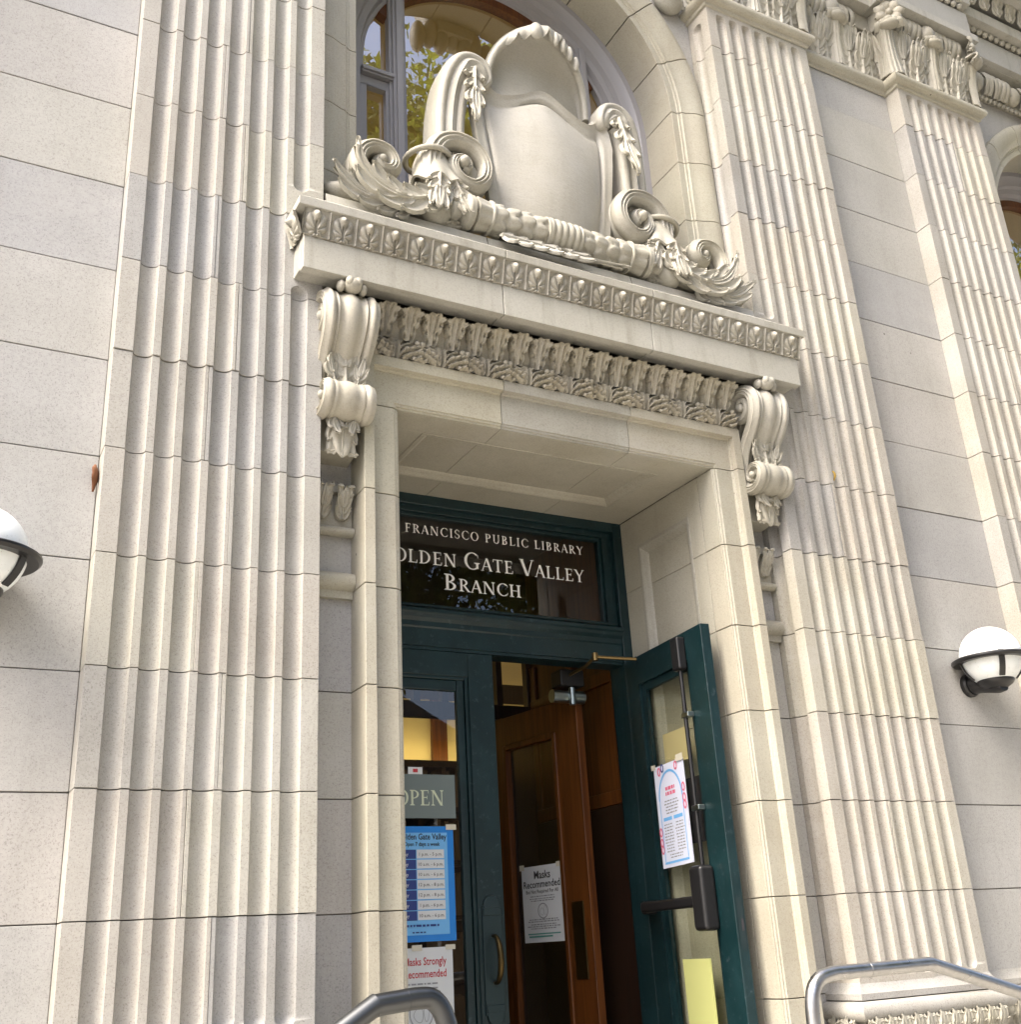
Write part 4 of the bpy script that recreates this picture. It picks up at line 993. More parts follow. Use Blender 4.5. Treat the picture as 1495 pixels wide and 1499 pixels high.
# ---------------------------------------------------------------- green leaves
def leaf_door(name, label):
    """leaf in local course units: x from hinge 0..1.94, y 0..-.14 thickness, z from the sill"""
def stile_rail(ms, x0, x1, z0, z1, y0, y1, sw, rt, rb):
    ms.box(x0, x0 + sw, y0, y1, z0, z1); ms.box(x1 - sw, x1, y0, y1, z0, z1); ms.box(x0 + sw, x1 - sw, y0, y1, z1 - rt, z1); ms.box(x0 + sw, x1 - sw, y0, y1, z0, z0 + rb)
    return ms
Y0 = FY + .06
LD = obj('green_door', stile_rail(M(), 1.055, 3.005, LZ + .02, 1.02, Y0, Y0 + .14, .34, .30, .55), GREEN, LIB, angle=0, bevel=.01, label='closed green left leaf with notices in its glass')
gl = [(1.38, 2.68, -4.32, .74)]
x0, x1, z0, z1 = 1.38, 2.68, -4.32, .74
bead = M()
for q in ((x0, x0 + .06, z0, z1), (x1 - .06, x1, z0, z1), (x0 + .06, x1 - .06, z1 - .06, z1), (x0 + .06, x1 - .06, z0, z0 + .06)): bead.box(q[0], q[1], Y0 + .02, Y0 + .12, q[2], q[3])
for q in ((x0 + .06, x0 + .16, z0, z1), (x1 - .16, x1 - .06, z0, z1), (x0 + .16, x1 - .16, z1 - .19, z1 - .06), (x0 + .16, x1 - .16, z0 + .06, z0 + .16)): bead.box(q[0], q[1], Y0 + .045, Y0 + .12, q[2], q[3])
obj('glazing_bead', bead, GREEN, LD, angle=0, bevel=.012)
gp = M(); gp.add([(x0, Y0 + .085, z0), (x1, Y0 + .085, z0), (x1, Y0 + .085, z1), (x0, Y0 + .085, z1)], [(0, 1, 2, 3)])
obj('door_pane', gp, GLASS, LD, angle=0)
GREENM = simple('dark_patina_metal', (.03, .05, .055), .45, .6)
hp_ = M().box(2.71, 2.95, Y0 - .02, Y0 + .01, -3.03, -1.89)
for z in (-1.89, -3.03): hp_.lathe([(.001, -.035), (.10, -.03), (.11, .0)], (2.83, Y0, z), 'y', 14)
for z in (-1.96, -2.96): hp_.box(2.72, 2.94, Y0 - .035, Y0, z - .04, z + .04)
pl = obj('handle_plate', hp_, GREENM, LD, angle=30, bevel=.008)
obj('pull_handle', M().tube([(2.835, Y0 - .02, -2.22)] + [(2.835, Y0 - .03 - .15 * math.sin(q), -2.46 + .25 * math.cos(q)) for q in np.linspace(.25, PI - .25, 12)] + [(2.835, Y0 - .02, -2.70)], [.02, .022, .026, .03, .033, .034, .035, .035, .034, .033, .03, .026, .022, .02], 10), BRONZE, pl)

# open leaf, hinged on the right jamb; local frame a = along from hinge, o = out of its inner (left) face
hx, hy = 4.945, FY + .04; al = R(96.3); ca, sa = -math.cos(R(83.7)), -math.sin(R(83.7))
def ol(a, o_, z): return (hx + a * ca - o_ * -sa * -1 * -1 if 0 else hx + a * ca + o_ * sa, hy + a * sa - o_ * ca, z)
def obox(ms, a0, a1, o0, o1, z0, z1):
    V = [ol(a, o_, z) for a in (a0, a1) for o_ in (o0, o1) for z in (z0, z1)]
    return ms.add(V, [(0, 1, 3, 2), (4, 6, 7, 5), (0, 4, 5, 1), (2, 3, 7, 6), (0, 2, 6, 4), (1, 5, 7, 3)])
T_L = 1.93; zt_, zb_ = 1.04, LZ + .03
lm = M(); obox(lm, 0, .34, -.125, 0, zb_, zt_); obox(lm, T_L - .36, T_L, -.125, 0, zb_, zt_); obox(lm, .34, T_L - .36, -.125, 0, zt_ - .36, zt_); obox(lm, .34, T_L - .36, -.125, 0, zb_, zb_ + .55)
OD = obj('green_door', lm, GREEN, LIB, angle=0, bevel=.01, label='green right leaf swung open with a black panic bar')
bm_ = M(); a0, a1, z0, z1 = .34, T_L - .36, zb_ + .55, zt_ - .36
for q in ((a0, a0 + .10, z0, z1), (a1 - .10, a1, z0, z1), (a0 + .10, a1 - .10, z1 - .10, z1), (a0 + .10, a1 - .10, z0, z0 + .10)): obox(bm_, q[0], q[1], -.10, -.04, q[2], q[3])
obj('glazing_bead', bm_, GREEN, OD, angle=0, bevel=.012)
gp = M(); gp.add([ol(a0, -.085, z0), ol(a1, -.085, z0), ol(a1, -.085, z1), ol(a0, -.085, z1)], [(0, 1, 2, 3)]); obj('door_pane', gp, GLASS_THIN, OD, angle=0)
ar = T_L - .46
obj('vertical_rod', M().tube([ol(ar, .05, -1.7), ol(ar, .05, .74)], .026, 10), BLACK, OD)
tl_ = M(); obox(tl_, ar - .08, ar + .10, .0, .12, .58, .98); obj('top_latch', tl_, BLACK, OD, angle=0, bevel=.03)
for z in (.05, -1.0):
    gd = M(); obox(gd, ar - .04, ar + .12, .0, .09, z - .03, z + .03); obj('rod_guide', gd, STEEL, OD, angle=0, bevel=.01)
pb = M(); obox(pb, ar - .09, ar + .17, .0, .20, -2.30, -1.62); PBD = obj('panic_device', pb, BLACK, OD, angle=0, bevel=.05)
pbar = M(); obox(pbar, .18, ar - .05, .10, .19, -2.05, -1.93); obox(pbar, .16, .28, .0, .17, -2.07, -1.92); obj('panic_bar', pbar, BLACK, PBD, angle=0, bevel=.03)
lk = M(); lk.add([ol(T_L + .004, -.10, -1.98), ol(T_L + .004, -.025, -1.98), ol(T_L + .004, -.025, -2.50), ol(T_L + .004, -.10, -2.50)], [(0, 1, 2, 3)])
obj('lock_plate', lk, GREENM, OD, angle=0)
kh = M(); kh.add([ol(T_L + .008, -.09, -2.2), ol(T_L + .008, -.06, -2.2), ol(T_L + .008, -.06, -2.32), ol(T_L + .008, -.09, -2.32)], [(0, 1, 2, 3)]); obj('keyhole', kh, INK, OD, angle=0)
# closer: body under the head, two-part arm to the open leaf
cl = M().box(4.16, 4.52, FY + .36, FY + .62, .78, 1.00)
CL = obj('door_closer', cl, BLACK, DF, angle=0, bevel=.02)
obj('closer_cylinder', M().lathe([(.085, -.24), (.085, .24)], (4.32, FY + .49, .66), 'x', 18).lathe([(.045, -.12), (.045, .1)], (4.34, FY + .40, .66), 'z', 12), STEEL, CL, angle=40)
ka = ol(.42, .04, .99)
obj('closer_arm', M().tube([(4.30, FY + .40, .92), (4.34, FY + .02, .96), (4.40, FY - .12, 1.05)], .022, 8).tube([(4.40, FY - .12, 1.05), ka], .022, 8).lathe([(.04, -.05), (.04, .05)], (4.40, FY - .12, 1.05), 'z', 12), BRASS, CL, angle=40)

# ---------------------------------------------------------------- vestibule and what shows inside
VX0, VX1, VY0, VY1 = .95, 5.05, FY + .36, 4.9
vs_ = M().box(VX1, VX1 + .1, VY0, VY1, LZ, 3.3)
for z in (-3.1, -.6, 1.0): vs_.box(VX1 - .05, VX1, VY0, VY1, z - .09, z + .09)
for y in (VY0, VY0 + 1.1, VY1 - .16): vs_.box(VX1 - .04, VX1, y, y + .16, LZ, 1.6)
VS = obj('vestibule', vs_, WOOD, LIB, angle=0, bevel=.01)
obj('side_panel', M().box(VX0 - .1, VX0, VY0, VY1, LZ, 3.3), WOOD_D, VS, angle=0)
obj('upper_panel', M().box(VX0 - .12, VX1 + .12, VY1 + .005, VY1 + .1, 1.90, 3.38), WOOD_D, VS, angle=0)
obj('dark_recess_panel', M().box(VX1 - .065, VX1 + .02, VY0 - .01, VY1 - .02, LZ, -.70), WOOD_D, VS, angle=0, bevel=.01)  # dark sheet put in to stand for a black opening in this side
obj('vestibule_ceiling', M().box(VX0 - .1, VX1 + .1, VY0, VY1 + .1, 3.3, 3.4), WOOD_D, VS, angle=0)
obj('vestibule_floor', M().box(VX0, VX1, .45, VY1 + 12, LZ - .1, LZ), FLOORM, VS, angle=0)
sc_ = M()
for x in (.95, 1.75, 2.55, 3.1, 3.55, 4.0, 4.45, 4.97): sc_.box(x, x + .10, VY1, VY1 + .14, 1.0 if x > 2 else 1.0, 1.9)
sc_.box(VX0, VX1, VY1 - .02, VY1 + .16, .80, 1.02).box(VX0, VX1, VY1 - .02, VY1 + .16, 1.84, 1.95)
sc_.box(4.35, 5.05, VY1, VY1 + .12, LZ, .8).box(.95, 1.15, VY1, VY1 + .12, LZ, .8)
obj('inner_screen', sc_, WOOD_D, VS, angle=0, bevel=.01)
# inner wooden door: swung open, far stile hinged, near edge to the right
h2 = np.array((4.16, 4.72)); d2 = np.array((.17, -1.)); d2 /= np.linalg.norm(d2); n2 = np.array((-1., -.17)); n2 /= np.linalg.norm(n2)
def il(a, o_, z): q = h2 + d2 * a + n2 * o_; return (q[0], q[1], z)
def ibox(ms, a0, a1, o0, o1, z0, z1):
    V = [il(a, o_, z) for a in (a0, a1) for o_ in (o0, o1) for z in (z0, z1)]
    return ms.add(V, [(0, 1, 3, 2), (4, 6, 7, 5), (0, 4, 5, 1), (2, 3, 7, 6), (0, 2, 6, 4), (1, 5, 7, 3)])
IW, IT = 1.95, .70
im = M(); ibox(im, 0, .36, -.12, 0, LZ, IT); ibox(im, IW - .44, IW, -.12, 0, LZ, IT); ibox(im, .36, IW - .44, -.12, 0, IT - .40, IT); ibox(im, .36, IW - .44, -.12, 0, LZ, LZ + .6)
WD = obj('wooden_door', im, WOOD, LIB, angle=0, bevel=.01, label='red brown inner door with a tall glass pane')
bb = M(); a0, a1, z0, z1 = .36, IW - .44, LZ + .6, IT - .40
for q in ((a0, a0 + .07, z0, z1), (a1 - .07, a1, z0, z1), (a0 + .07, a1 - .07, z1 - .07, z1)): ibox(bb, q[0], q[1], -.08, .025, q[2], q[3])
obj('glazing_bead', bb, WOOD, WD, angle=0, bevel=.015)
gp = M(); gp.add([il(a0, -.05, z0), il(a1, -.05, z0), il(a1, -.05, z1), il(a0, -.05, z1)], [(0, 1, 2, 3)]); obj('door_pane', gp, GLASS, WD, angle=0)
pp = M(); ibox(pp, IW - .34, IW - .12, 0, .02, -2.75, -1.85); obj('push_plate', pp, BRONZE, WD, angle=0, bevel=.005)

# reading room behind
RY1 = 10.5
rm = M().box(-1.8, 19, RY1, RY1 + .2, LZ, 12.6).box(-2.0, -1.8, 1.7, RY1, LZ, 12.6).box(19, 19.2, 1.7, RY1, LZ, 12.6).box(-2, 19.2, 1.55, RY1 + .2, 12.4, 12.6)
RM = obj('reading_room', rm, CREAMWALL, LIB, angle=0)
obj('front_wall_lining', M().box(.0, .95, 1.56, 1.70, 3.3, 12.4).box(5.1, 6.9, 1.56, 1.7, 3.3, 12.4), CREAMWALL, RM, angle=0)
for x in (1.0, 3.1, 5.9, 8.7, 11.5): obj('wall_post', M().box(x, x + .32, RY1 - .12, RY1, LZ, 3.4), WOOD, RM, angle=0, bevel=.01)
obj('wall_rail', M().box(-1.8, 19, RY1 - .16, RY1 - .121, 2.35, 2.75), WOOD_D, RM, angle=0)
for x in (-1.5, 2.6, 6.7, 10.8):
    b = thing('bookcase', {-1.5: 'tall dark bookcase with a lit top against the far left end of the reading room', 2.6: 'dark bookcase with a glowing cove light seen through the closed green leaf', 6.7: 'dark bookcase with lit top seen through the wooden door glass', 10.8: 'rightmost dark bookcase with a lit top deep in the reading room'}[x], 'bookcase', (x + 2, RY1 - .8, LZ), 'bookcases along the reading room wall')
    cs = M().box(x, x + 4.0, RY1 - .9, RY1 - .2, .90, 1.02)
    for q in (x, x + 1.3, x + 2.6, x + 3.9): cs.box(q, q + .1, RY1 - .9, RY1 - .2, LZ, .9)
    for z in np.arange(LZ + .2, .8, .95): cs.box(x, x + 4.0, RY1 - .88, RY1 - .2, z, z + .07)
    cs.box(x, x + 4.0, RY1 - .25, RY1 - .2, LZ, .9)
    obj('carcass', cs, WOOD_D, b, angle=0)
    obj('cove_light', M().box(x + .1, x + 3.9, RY1 - .50, RY1 - .36, 1.03, 1.09), COVE, b, angle=0)
    bk = M()
    for z in np.arange(LZ + .28, .7, .95):
        q = x + .15
        while q < x + 3.8:
            tq = random.uniform(.05, .13); bk.box(q, q + tq * .92, RY1 - .82, RY1 - .35, z, z + random.uniform(.5, .75)); q += tq
    o_ = obj('books', bk, simple('book_cloth', (.16, .12, .08), .7), b, angle=0); o_['kind'] = 'stuff'
PEND = simple('pendant_glow', (1, .9, .7), .5, emit=(1, .84, .50), es=2.0)
for i, (x, y) in enumerate(((2.0, 6.5), (8.2, 6.5), (15, 6.5))):
    t_ = thing('pendant_lamp', ['warm pendant globe lamp behind the window over the door', 'warm pendant globe lamp in the middle of the reading room', 'warm pendant globe lamp behind the right arched window'][i], 'lamp', (x, y, 12.4), 'pendant lamps in the reading room')
    obj('globe', M().ell((x, y, 6.4), (.55, .55, .55), 20, 14), PEND, t_); obj('stem', M().tube([(x, y, 6.9), (x, y, 12.4)], .03, 8), BRASS, t_)

# ---------------------------------------------------------------- notices
def planar(o_, ux, z):       # map (u, v) of a sheet standing in the glass of the left leaf
    return lambda u_, v_: (u_, o_, v_)
PY = Y0 + .075
def sheet_box(ms, mp, u0, u1, v0, v1, e=0): return ms.add([mp(u0, v0, e), mp(u1, v0, e), mp(u1, v1, e), mp(u0, v1, e)], [(0, 1, 2, 3)])
NOTICES = []
def poster(name, label, mp, u0, u1, v0, v1, mt, th=.012):
    """a thin real sheet: mp(u,v,e) with e towards the viewer"""
    c = mp((u0 + u1) / 2, v0, 0); t_ = thing(name, label, 'notice' if 'sign' not in name else 'sign', c)
    ms = M().loft([[mp(u_, v_, e) for u_, v_ in ((u0, v0), (u1, v0), (u1, v1), (u0, v1))] for e in (-th, 0)])
    obj('sheet', ms, mt, t_, angle=0); NOTICES.append(t_); return t_
def prints(name, mp, rects, mt, parent, e=.003):
    ms = M()
    for i, (u0, u1, v0, v1) in enumerate(rects): sheet_box(ms, mp, u0, u1, v0, v1, e + .0004 * (i % 3))
    o_ = obj(name, ms, mt, parent, angle=0)
    if name in ('small_print', 'heading'): o_['kind'] = 'stuff'
    return o_
def textlines(c, w0, zs, h, seed=1):
    r = random.Random(seed); out = []
    for z in zs:
        w = w0 * r.uniform(.72, 1); x = c - w / 2
        while x < c + w / 2 - .01:
            k = r.uniform(.02, .07); out.append((x, min(x + k, c + w / 2), z, z + h)); x += k + .014
    return out
mpL = lambda u_, v_, e: (u_, PY - e, v_)
# OPEN plate
t_ = poster('open_sign', 'grey hanging plate reading OPEN in the left door glass', mpL, 1.42, 2.47, -.93, -.44, simple('grey_sign_plate', (.16, .20, .20), .4))
k_ = serif_mesh([('OPEN', .172, .172, .06, .615, 2.335, -.79)], PY - .004); obj('lettering', k_, simple('pale_lettering', (.62, .68, .52), .5), t_, angle=0)
prints('hanger', mpL, [(1.88, 2.06, -.44, -.36)], PAPER, t_); prints('red_dot', mpL, [(1.94, 2.00, -.42, -.38)], REDINK, t_, .006)
# opening hours
t_ = poster('opening_hours_poster', 'bright blue poster of opening hours taped in the left door glass', mpL, 1.42, 2.425, -2.24, -1.02, BLUE)
prints('panel', mpL, [(1.49, 2.345, -2.17, -1.09)], LBLUE, t_)
prints('day_column', mpL, [(1.55, 1.955, -2.03 + .155 * i - .0, -1.89 + .155 * i) for i in range(5)] and [(1.55, 1.955, -1.27 - .108 * (i + 1) + .006, -1.27 - .108 * i - .004) for i in range(7)], NAVY, t_, .006)
prints('hours_column', mpL, [(1.965, 2.30, -1.27 - .108 * (i + 1) + .010, -1.27 - .108 * i - .004) for i in range(7)], PAPER, t_, .006)
sans('Golden Gate Valley', .094, lambda u_, v_: mpL(2.335 + u_ * .80, -1.165 + v_, .008), INK, t_, 'RIGHT', bold=.012)
sans('Open 7 days a week', .062, lambda u_, v_: mpL(2.03 + u_ * .85, -1.235 + v_, .008), INK, t_, 'CENTER', bold=.012)
for i, (d_, h_) in enumerate((('Sunday', '1 p.m. - 5 p.m.'), ('Monday', '10 a.m. - 6 p.m.'), ('Tuesday', '10 a.m. - 6 p.m.'), ('Wednesday', '12 p.m. - 8 p.m.'), ('Thursday', '12 p.m. - 8 p.m.'), ('Friday', '1 p.m. - 6 p.m.'), ('Saturday', '10 a.m. - 6 p.m.'))):
    z = -1.27 - .108 * (i + 1) + .038
    sans(h_, .050, lambda u_, v_, z=z: mpL(2.13 + u_, z + v_, .010), INK, t_, 'CENTER'); sans(d_, .052, lambda u_, v_, z=z: mpL(1.86 + u_, z + v_, .010), PAPER, t_, 'RIGHT')
prints('small_print', mpL, textlines(1.92, .75, [-2.085], .022, 3) + textlines(1.98, .22, [-2.15], .014, 4), NAVY, t_, .008)
# masks strongly recommended
t_ = poster('mask_notice', 'white notice with red heading below the blue poster in the left door glass', mpL, 1.45, 2.37, -3.45, -2.30, PAPER)
sans('Masks Strongly', .112, lambda u_, v_: mpL(2.29 + u_ * .74, -2.475 + v_, .004), REDINK, t_, 'RIGHT', bold=.012); sans('Recommended', .112, lambda u_, v_: mpL(2.29 + u_ * .74, -2.60 + v_, .004), REDINK, t_, 'RIGHT', bold=.012)
prints('small_print', mpL, textlines(1.92, .62, [-2.67, -2.715, -2.755, -2.80], .016, 5) + textlines(1.92, .80, [-3.12, -3.15, -3.20, -3.23, -3.28], .016, 6), GREYINK, t_, .004)
def mask_icon(mp, cu_, cv, r, mt, parent, su=1.0):
    ms = M()
    def loop(fn, n=40, wd=.012):
        for i in range(n):
            a_, b_ = 2 * PI * i / n, 2 * PI * (i + 1) / n
            pa, pb_ = fn(a_), fn(b_); k = 1 - wd / r
            q = [(pa[0], pa[1]), (pb_[0], pb_[1]), (fn(b_, k)[0], fn(b_, k)[1]), (fn(a_, k)[0], fn(a_, k)[1])]
            ms.add([mp(cu_ + x * su, cv + y, .004 + .0004 * (i % 2)) for x, y in q], [(0, 1, 2, 3)])
    loop(lambda a_, k=1: (r * k * math.cos(a_), r * k * math.sin(a_)))
    loop(lambda a_, k=1: (-.25 * r + .42 * r * (k if k == 1 else .9) * math.cos(a_), -.1 * r + .62 * r * (k if k == 1 else .93) * math.sin(a_) * (.5 + .5 * math.cos(a_ / 2) ** 2)))
    loop(lambda a_, k=1: (.42 * r + .22 * r * (k if k == 1 else .85) * math.cos(a_), .05 * r + .6 * r * (k if k == 1 else .93) * math.sin(a_)))
    obj('mask_icon', ms, mt, parent, angle=0)
mask_icon(mpL, 1.98, -2.95, .155, GREYINK, t_, .9)
# inner door notice
mpI = lambda u_, v_, e: (lambda q: (q[0], q[1], v_))(il(u_, .005 + e, 0))
t_ = poster('mask_notice', 'grey white notice with black heading on the wooden inner door', mpI, .62, 1.42, -2.30, -1.36, PAPER)
sans('Masks', .14, lambda u_, v_: mpI(1.05 + u_, -1.52 + v_, .004), INK, t_, bold=.015); sans('Recommended', .125, lambda u_, v_: mpI(1.03 + u_, -1.63 + v_, .004), INK, t_, bold=.015); sans('But Not Required For All', .064, lambda u_, v_: mpI(1.03 + u_, -1.70 + v_, .004), INK, t_, bold=.01)
prints('small_print', mpI, textlines(1.03, .62, [-1.745, -1.775, -1.80], .012, 8) + textlines(1.03, .68, [-2.03, -2.055, -2.09, -2.115, -2.14], .013, 9), GREYINK, t_, .004)
prints('green_print', mpI, [(.70, 1.36, -2.205, -2.19), (.72, 1.2, -2.24, -2.22)], simple('green_print', (.10, .32, .28), .6), t_, .004)
mask_icon(mpI, 1.03, -1.92, .095, GREYINK, t_, 1.1)
# event poster and yellow sheet on the open leaf (inside face)
mpO = lambda u_, v_, e: ol(u_, -.07 + e + .06, v_)
def skew(u_, v_, e): return mpO(u_, v_ + .03 * (u_ - .8), e)
t_ = poster('event_poster', 'tall white poster with blue arch and pink flowers on the open green leaf', skew, .49, 1.19, -1.57, -.39, simple('lilac_paper', (.70, .74, .88), .6))
ac, az, ar_, ah = .84, -.80, .27, .32; seg = []
def strip(fn, n, wd, mt, nm):
    ms = M()
    for i in range(n):
        a_, b_ = fn(i / n), fn((i + 1) / n); dx, dz = b_[0] - a_[0], b_[1] - a_[1]; l_ = math.hypot(dx, dz) + 1e-9; nx_, nz_ = -dz / l_ * wd / 2, dx / l_ * wd / 2
        ms.add([skew(a_[0] - nx_, a_[1] - nz_, .004 + .0004 * (i % 2)), skew(b_[0] - nx_, b_[1] - nz_, .004 + .0004 * (i % 2)), skew(b_[0] + nx_, b_[1] + nz_, .004 + .0004 * (i % 2)), skew(a_[0] + nx_, a_[1] + nz_, .004 + .0004 * (i % 2))], [(0, 1, 2, 3)])
    obj(nm, ms, mt, t_, angle=0)
strip(lambda q: (ac - ar_ * math.cos(PI * q), az + ah * math.sin(PI * q)), 24, .028, LBLUE, 'arch_print')
prints('arch_sides', skew, [(.565, .58, -1.50, -.80), (1.10, 1.115, -1.50, -.80), (.56, 1.12, -1.53, -1.505)], LBLUE, t_, .003)
prints('heading', skew, textlines(.84, .26, [-.70, -.76], .04, 11), PINK, t_, .003)
prints('small_print', skew, textlines(.84, .36, [-.83, -.865, -.90, -.935, -.97], .014, 12) + textlines(.72, .22, list(np.arange(-1.40, -1.07, .034)), .012, 13) + textlines(.98, .22, list(np.arange(-1.40, -1.07, .034)), .012, 14) + textlines(.84, .3, [-1.44, -1.47], .012, 15), GREYINK, t_, .003)
prints('blue_headings', skew, [(.62, .82, -1.045, -1.005), (.86, 1.07, -1.045, -1.005)], LBLUE, t_, .003)
for k, (a_, z_) in enumerate(((.53, -1.16), (.53, -1.28), (.535, -1.36), (1.15, -.72), (1.15, -.84), (1.15, -.92), (.62, -.46), (.70, -.43), (1.02, -.45))):
    strip(lambda q, a_=a_, z_=z_: (a_ + .030 * math.cos(2 * PI * q), z_ + .045 * math.sin(2 * PI * q)), 12, .022, PINK if k != 7 else NAVY, 'flower_print')
t_ = poster('paper_sheet', 'plain yellow paper low in the glass of the open green leaf', lambda u_, v_, e: ol(u_, -.09 - e, v_), .60, 1.20, -3.9, -2.58, YELLOW)
t_ = poster('paper_sheet', 'beige paper taped high on the glass of the open green leaf', lambda u_, v_, e: ol(u_, -.10 - e, v_), .66, 1.22, -.40, -.02, simple('beige_paper', (.55, .47, .28), .7))
t_ = poster('window_decal', 'black decal with pale marks on the open leaf glass behind the event poster', lambda u_, v_, e: ol(u_, -.095 - e, v_), 1.10, 1.42, -1.35, -.62, BLACK)
TAPE = simple('clear_tape', (.62, .60, .50), .25)
for k, mp_, q in ((2, mpL, (1.88, 2.0, -2.33, -2.27)), (2, mpL, (2.28, 2.40, -2.33, -2.28)), (1, mpL, (2.33, 2.46, -1.06, -1.00)), (3, mpI, (.60, .70, -1.40, -1.33)), (3, mpI, (1.36, 1.46, -1.40, -1.34)), (4, skew, (1.06, 1.22, -.42, -.34)), (4, skew, (.46, .56, -.42, -.36))):
    prints('tape', mp_, [q], TAPE, NOTICES[k], .014)
# ---------------------------------------------------------------- wall lamps
def wall_lamp(x, label):
    z, yc, r = .82, -.17, .385
    t_ = thing('wall_lamp', label, 'lamp', (x, .26, .50), 'globe wall lamps either side of the entrance')
    obj('globe', M().ell((x, yc, z), (r, r, r), 48, 32), GLOBE, t_, angle=80)
    rg = M().lathe([(r - .01, -.045), (r + .085, -.05), (r + .11, -.025), (r + .11, -.005), (r + .085, .01), (r - .01, .03), (r - .01, -.045)], (x, yc, z - .03), 'z', 56); obj('ring', rg, BLACK, t_, angle=40)
    cu_ = M(); pr = []
    cu_.lathe([(.001, -.425), (.12, -.42), (.195, -.375), (.228, -.335), (.228, -.312), (.19, -.335), (.001, -.375)], (x, yc, z), 'z', 40); obj('bowl', cu_, BLACK, t_, angle=40)
    for k in range(4):
        a_ = PI / 4 + k * PI / 2 + .2; rows = []
        for q in np.linspace(-.85, 0, 12):
            rr = r + .008; c = (x + rr * math.cos(q) * math.cos(a_), yc + rr * math.cos(q) * math.sin(a_), z + rr * math.sin(q)); tx, ty = -math.sin(a_) * .04, math.cos(a_) * .028
            n_ = np.array((math.cos(q) * math.cos(a_), math.cos(q) * math.sin(a_), math.sin(q))) * .02
            rows.append([(c[0] + tx, c[1] + ty, c[2]), (c[0] - tx, c[1] - ty, c[2]), (c[0] - tx + n_[0], c[1] - ty + n_[1], c[2] + n_[2]), (c[0] + tx + n_[0], c[1] + ty + n_[1], c[2] + n_[2])])
        obj('rib', M().loft(rows), BLACK, t_, angle=30)
    am = M().loft([[(x + w_ * math.cos(q), y, zz + h_ * math.sin(q)) for q in np.linspace(0, 2 * PI, 20, endpoint=False)] for y, w_, zz, h_ in ((.22, .12, .53, .12), (.05, .12, .50, .11), (-.17, .13, .42, .08), (-.27, .08, .40, .05))])
    obj('arm', am, BLACK, t_, angle=40)
    obj('back_plate', M().lathe([(.155, .0), (.155, -.05), (.135, -.075), (.001, -.075)], (x, .262, .53), 'y', 28), BLACK, t_, angle=30)
wall_lamp(9.02, 'white globe lamp in a black ring on the right hand wall'); wall_lamp(-2.93, 'white globe lamp cut by the left edge, on the left hand wall')

# ---------------------------------------------------------------- handrails
def rail(pts, post, label, r=.0575, mt=None):
    t_ = thing('handrail', label, 'handrail', post)
    q = catmull(pts, 8); obj('tube', M().tube([tuple(p_) for p_ in q], r, 18), mt or RAIL, t_, angle=60)
    obj('weld_ring', M().tube([tuple(q[len(q) // 2]), tuple(q[len(q) // 2] + (q[len(q) // 2 + 1] - q[len(q) // 2]) * .2)], r + .002, 18), mt or RAIL, t_, angle=60); return t_
ry = -2.15
rail([(3.36, ry, LZ), (3.36, ry, -3.6), (3.36, ry, -3.1), (3.385, ry, -2.86), (3.47, ry, -2.74), (3.62, ry, -2.70), (3.80, ry, -2.695), (4.30, ry, -2.69), (4.72, ry, -2.685), (4.78, ry, -2.69), (4.86, ry, -2.71), (5.6, ry, -2.915), (7.2, ry, -3.36), (9.5, ry, -4.0)], (3.36, ry, LZ), 'steel tube handrail at the right of the steps, rounded end by the jamb')
ry = -2.3
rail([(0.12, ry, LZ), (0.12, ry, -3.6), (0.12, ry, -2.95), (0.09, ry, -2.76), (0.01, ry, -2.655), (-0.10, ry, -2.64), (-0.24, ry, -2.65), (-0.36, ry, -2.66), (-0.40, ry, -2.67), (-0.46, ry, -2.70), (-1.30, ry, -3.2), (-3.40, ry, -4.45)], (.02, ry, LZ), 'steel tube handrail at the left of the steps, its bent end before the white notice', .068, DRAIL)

# ---------------------------------------------------------------- stray leaves
def stray(at, sz, mt, label, rz):
    u = np.linspace(-1, 1, 9)[:, None]; v = np.linspace(0, 1, 14)[None, :]
    wv = np.sin(PI * v ** 1.3) ** .9 * (.20 + .03 * np.cos(17 * v)) * sz; P_ = np.stack(np.broadcast_arrays(at[0] + u * wv * math.cos(rz), at[1] + u * wv * math.sin(rz) - .25 * sz * np.sin(PI * v) + .10 * sz * u ** 2, at[2] + sz * v), 2)
    return tag(obj('fallen_leaf', M().sheet(P_, .008), mt, origin=at, angle=60), label, 'leaf')
stray((-2.05, .22, 1.64), .26, simple('dry_leaf', (.16, .06, .022), .7), 'dry orange brown leaf stuck beside the left pilaster edge', R(50))
stray((6.985, .03, 3.08), .13, simple('yellow_leaf', (.45, .30, .06), .7), 'tiny yellow leaf caught in a flute of the right pilaster', R(20))

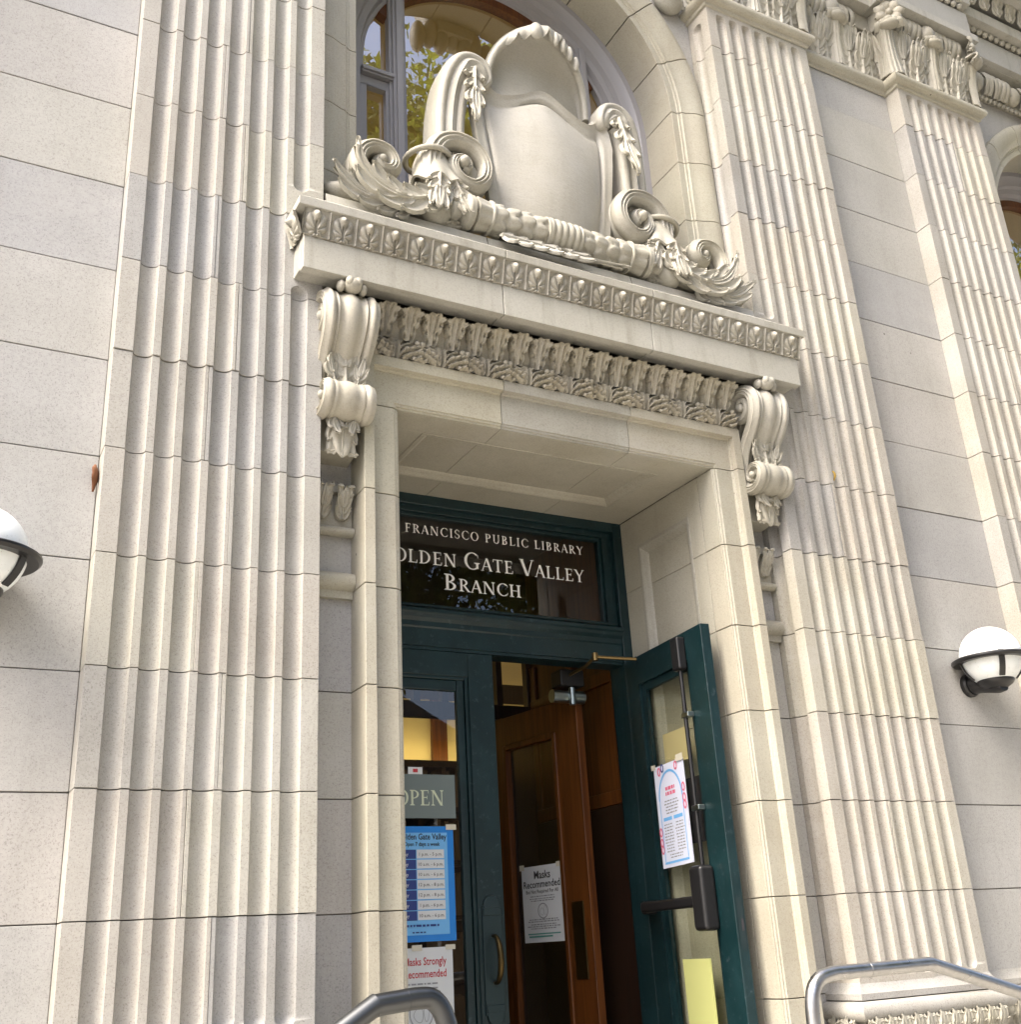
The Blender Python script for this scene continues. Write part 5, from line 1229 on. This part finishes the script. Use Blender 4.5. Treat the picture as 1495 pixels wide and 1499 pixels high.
# ---------------------------------------------------------------- across the street (seen only in the glass)
LEAFM = []
def leafmat(name, a, b):
    mt, n, p = mat(name); P = pos(n); n.links.new(mixc(n, ramp(n, noise_n(n, P, 1.1, 3), .35, .65), a, b), p.inputs['Base Color'])
    p.inputs['Roughness'].default_value = .55
    tl2 = N(n, 'ShaderNodeBsdfTranslucent'); n.links.new(p.inputs['Base Color'].links[0].from_socket, tl2.inputs[0]); mx = N(n, 'ShaderNodeMixShader'); mx.inputs[0].default_value = .62
    n.links.new(p.outputs[0], mx.inputs[1]); n.links.new(tl2.outputs[0], mx.inputs[2]); n.links.new(mx.outputs[0], n.nodes['Material Output'].inputs[0]); return mt
LF = leafmat('green_leaves', (.12, .15, .018), (.21, .235, .04)); BARK = concrete('bark', (.07, .055, .04), (.11, .085, .065))
def tree_mesh(seed, h, rad, n):
    r = np.random.default_rng(seed); cl = []
    for k in range(70):
        a = r.uniform(0, 2 * PI); q = r.uniform(0, 1) ** .5; zz = r.uniform(.40, 1); rr = rad * q * math.sin(PI * min(.96, (zz - .30) / .75)) ** .6
        cl.append((rr * math.cos(a), rr * math.sin(a), zz * h, r.uniform(.10, .2) * rad * 1.3))
    V = []; F = []
    for i in range(n):
        c = cl[r.integers(len(cl))]; dv = r.normal(size=3); dv /= np.linalg.norm(dv); p_ = np.array(c[:3]) + dv * c[3] * r.uniform(.3, 1.1) * 1.45
        a = r.normal(size=3); a /= np.linalg.norm(a); b_ = np.cross(a, r.normal(size=3)); b_ /= np.linalg.norm(b_); l_ = r.uniform(.16, .34); k = len(V)
        V += [p_ - a * l_, p_ + b_ * l_ * .38, p_ + a * l_, p_ - b_ * l_ * .38]; F.append((k, k + 1, k + 2, k + 3))
    cr = M(); cr.add(V, F); tr = M().tube([(0, 0, 0), (.1, .05, h * .25), (.0, .1, h * .5), (.1, 0, h * .85)], [.55, .42, .3, .08], 10)
    for k in range(0, 70, 4): c = cl[k]; tr.tube([(.05, .05, h * .3), (c[0] * .5, c[1] * .5, (h * .3 + c[2]) / 2 - .5), c[:3]], [.22, .13, .04], 6)
    me = cr.data('crown', (0, 0, 0), 0); me.materials.append(LF); mt_ = tr.data('trunk', (0, 0, 0), 40); mt_.materials.append(BARK); return me, mt_
TM = [tree_mesh(3, 42, 10.5, 90000), tree_mesh(5, 35, 9.5, 80000)]
TREES = [(8, -25, 0, 1.0), (28.5, -24, 1, 1.22), (41, -25, 0, 1.0), (55, -26, 1, 1.2), (-22, -34, 1, .8), (68, -26, 0, 1.05)]
tl_ = ['full green street tree opposite the doorway, mirrored in the arched window', 'rounder street tree just right of the one opposite the doorway', 'third street tree to the right across the road, mirrored in the transom', 'fourth street tree to the right across the road', 'shorter street tree across the road beyond the left wall', 'farthest right street tree across the road']
for (x, y, k, s_), lab in zip(TREES, tl_):
    t_ = thing('street_tree', lab, 'tree', (x, y, GZ - .5), 'street trees across the road'); t_.scale = (s_, s_, s_); t_.rotation_euler.z = random.uniform(0, 6)
    for nm, me in (('crown', TM[k][0]), ('trunk', TM[k][1])):
        o = bpy.data.objects.new(nm, me); col.objects.link(o); o.parent = t_
structure(obj('opposite_pavement', M().box(-90, 110, -60, -21, GZ - .5, GZ), CONC, angle=0))
BW = concrete('brown_shingle', (.10, .065, .04), (.15, .10, .065))
for bx, bw, bh, lab in ((-20, 26, 16, 'brown shingled house across the road, left of the tree opposite the doorway'), (8, 26, 19, 'tall brown shingled house across the road behind the street trees'), (36, 26, 17, 'brown shingled house across the road, right of the taller one')):
    t_ = thing('town_house', lab, 'house', (bx + bw / 2, -66, GZ), 'houses across the road')
    wl_ = obj('wall', M().box(bx, bx + bw - .6, -72, -60, GZ, GZ + bh), BW, t_, angle=0)
    obj('roof', M().prism([(bx - .5, GZ + bh), (bx + bw, GZ + bh), (bx + bw / 2, GZ + bh + 7)], -72.5, -59.4, 'y'), ASPH, t_, angle=0)
    for i in range(4):
        for z in (GZ + 2.5, GZ + 9.5):
            f_ = obj('window', M().box(bx + 2 + 6 * i, bx + 5 + 6 * i, -60.05, -59.8, z, z + 5), WHITE, t_, angle=0); obj('pane', M().box(bx + 2.3 + 6 * i, bx + 4.7 + 6 * i, -59.81, -59.76, z + .3, z + 4.7), BLACK, f_, angle=0)
# solid back of the building keeps daylight out of the room
obj('building_shell', M().box(-6.2, 20.4, 10.9, 11.2, GZ, 16.5).box(-6.2, -6.0, 1.2, 11, GZ, 16.5).box(20.2, 20.4, .5, 11, GZ, 16.5).box(-6.2, 20.4, 1.2, 11.2, 13.0, 13.2).box(-6.0, -.0, 1.3, 1.5, GZ, 12.7).box(6.03, 12.0, 1.3, 1.5, GZ, 12.7).box(18.1, 20.3, .5, 1.3, GZ, 12.7).box(12, 18.2, 1.3, 1.5, GZ, -2.9), S_WALL, LIB, angle=0)
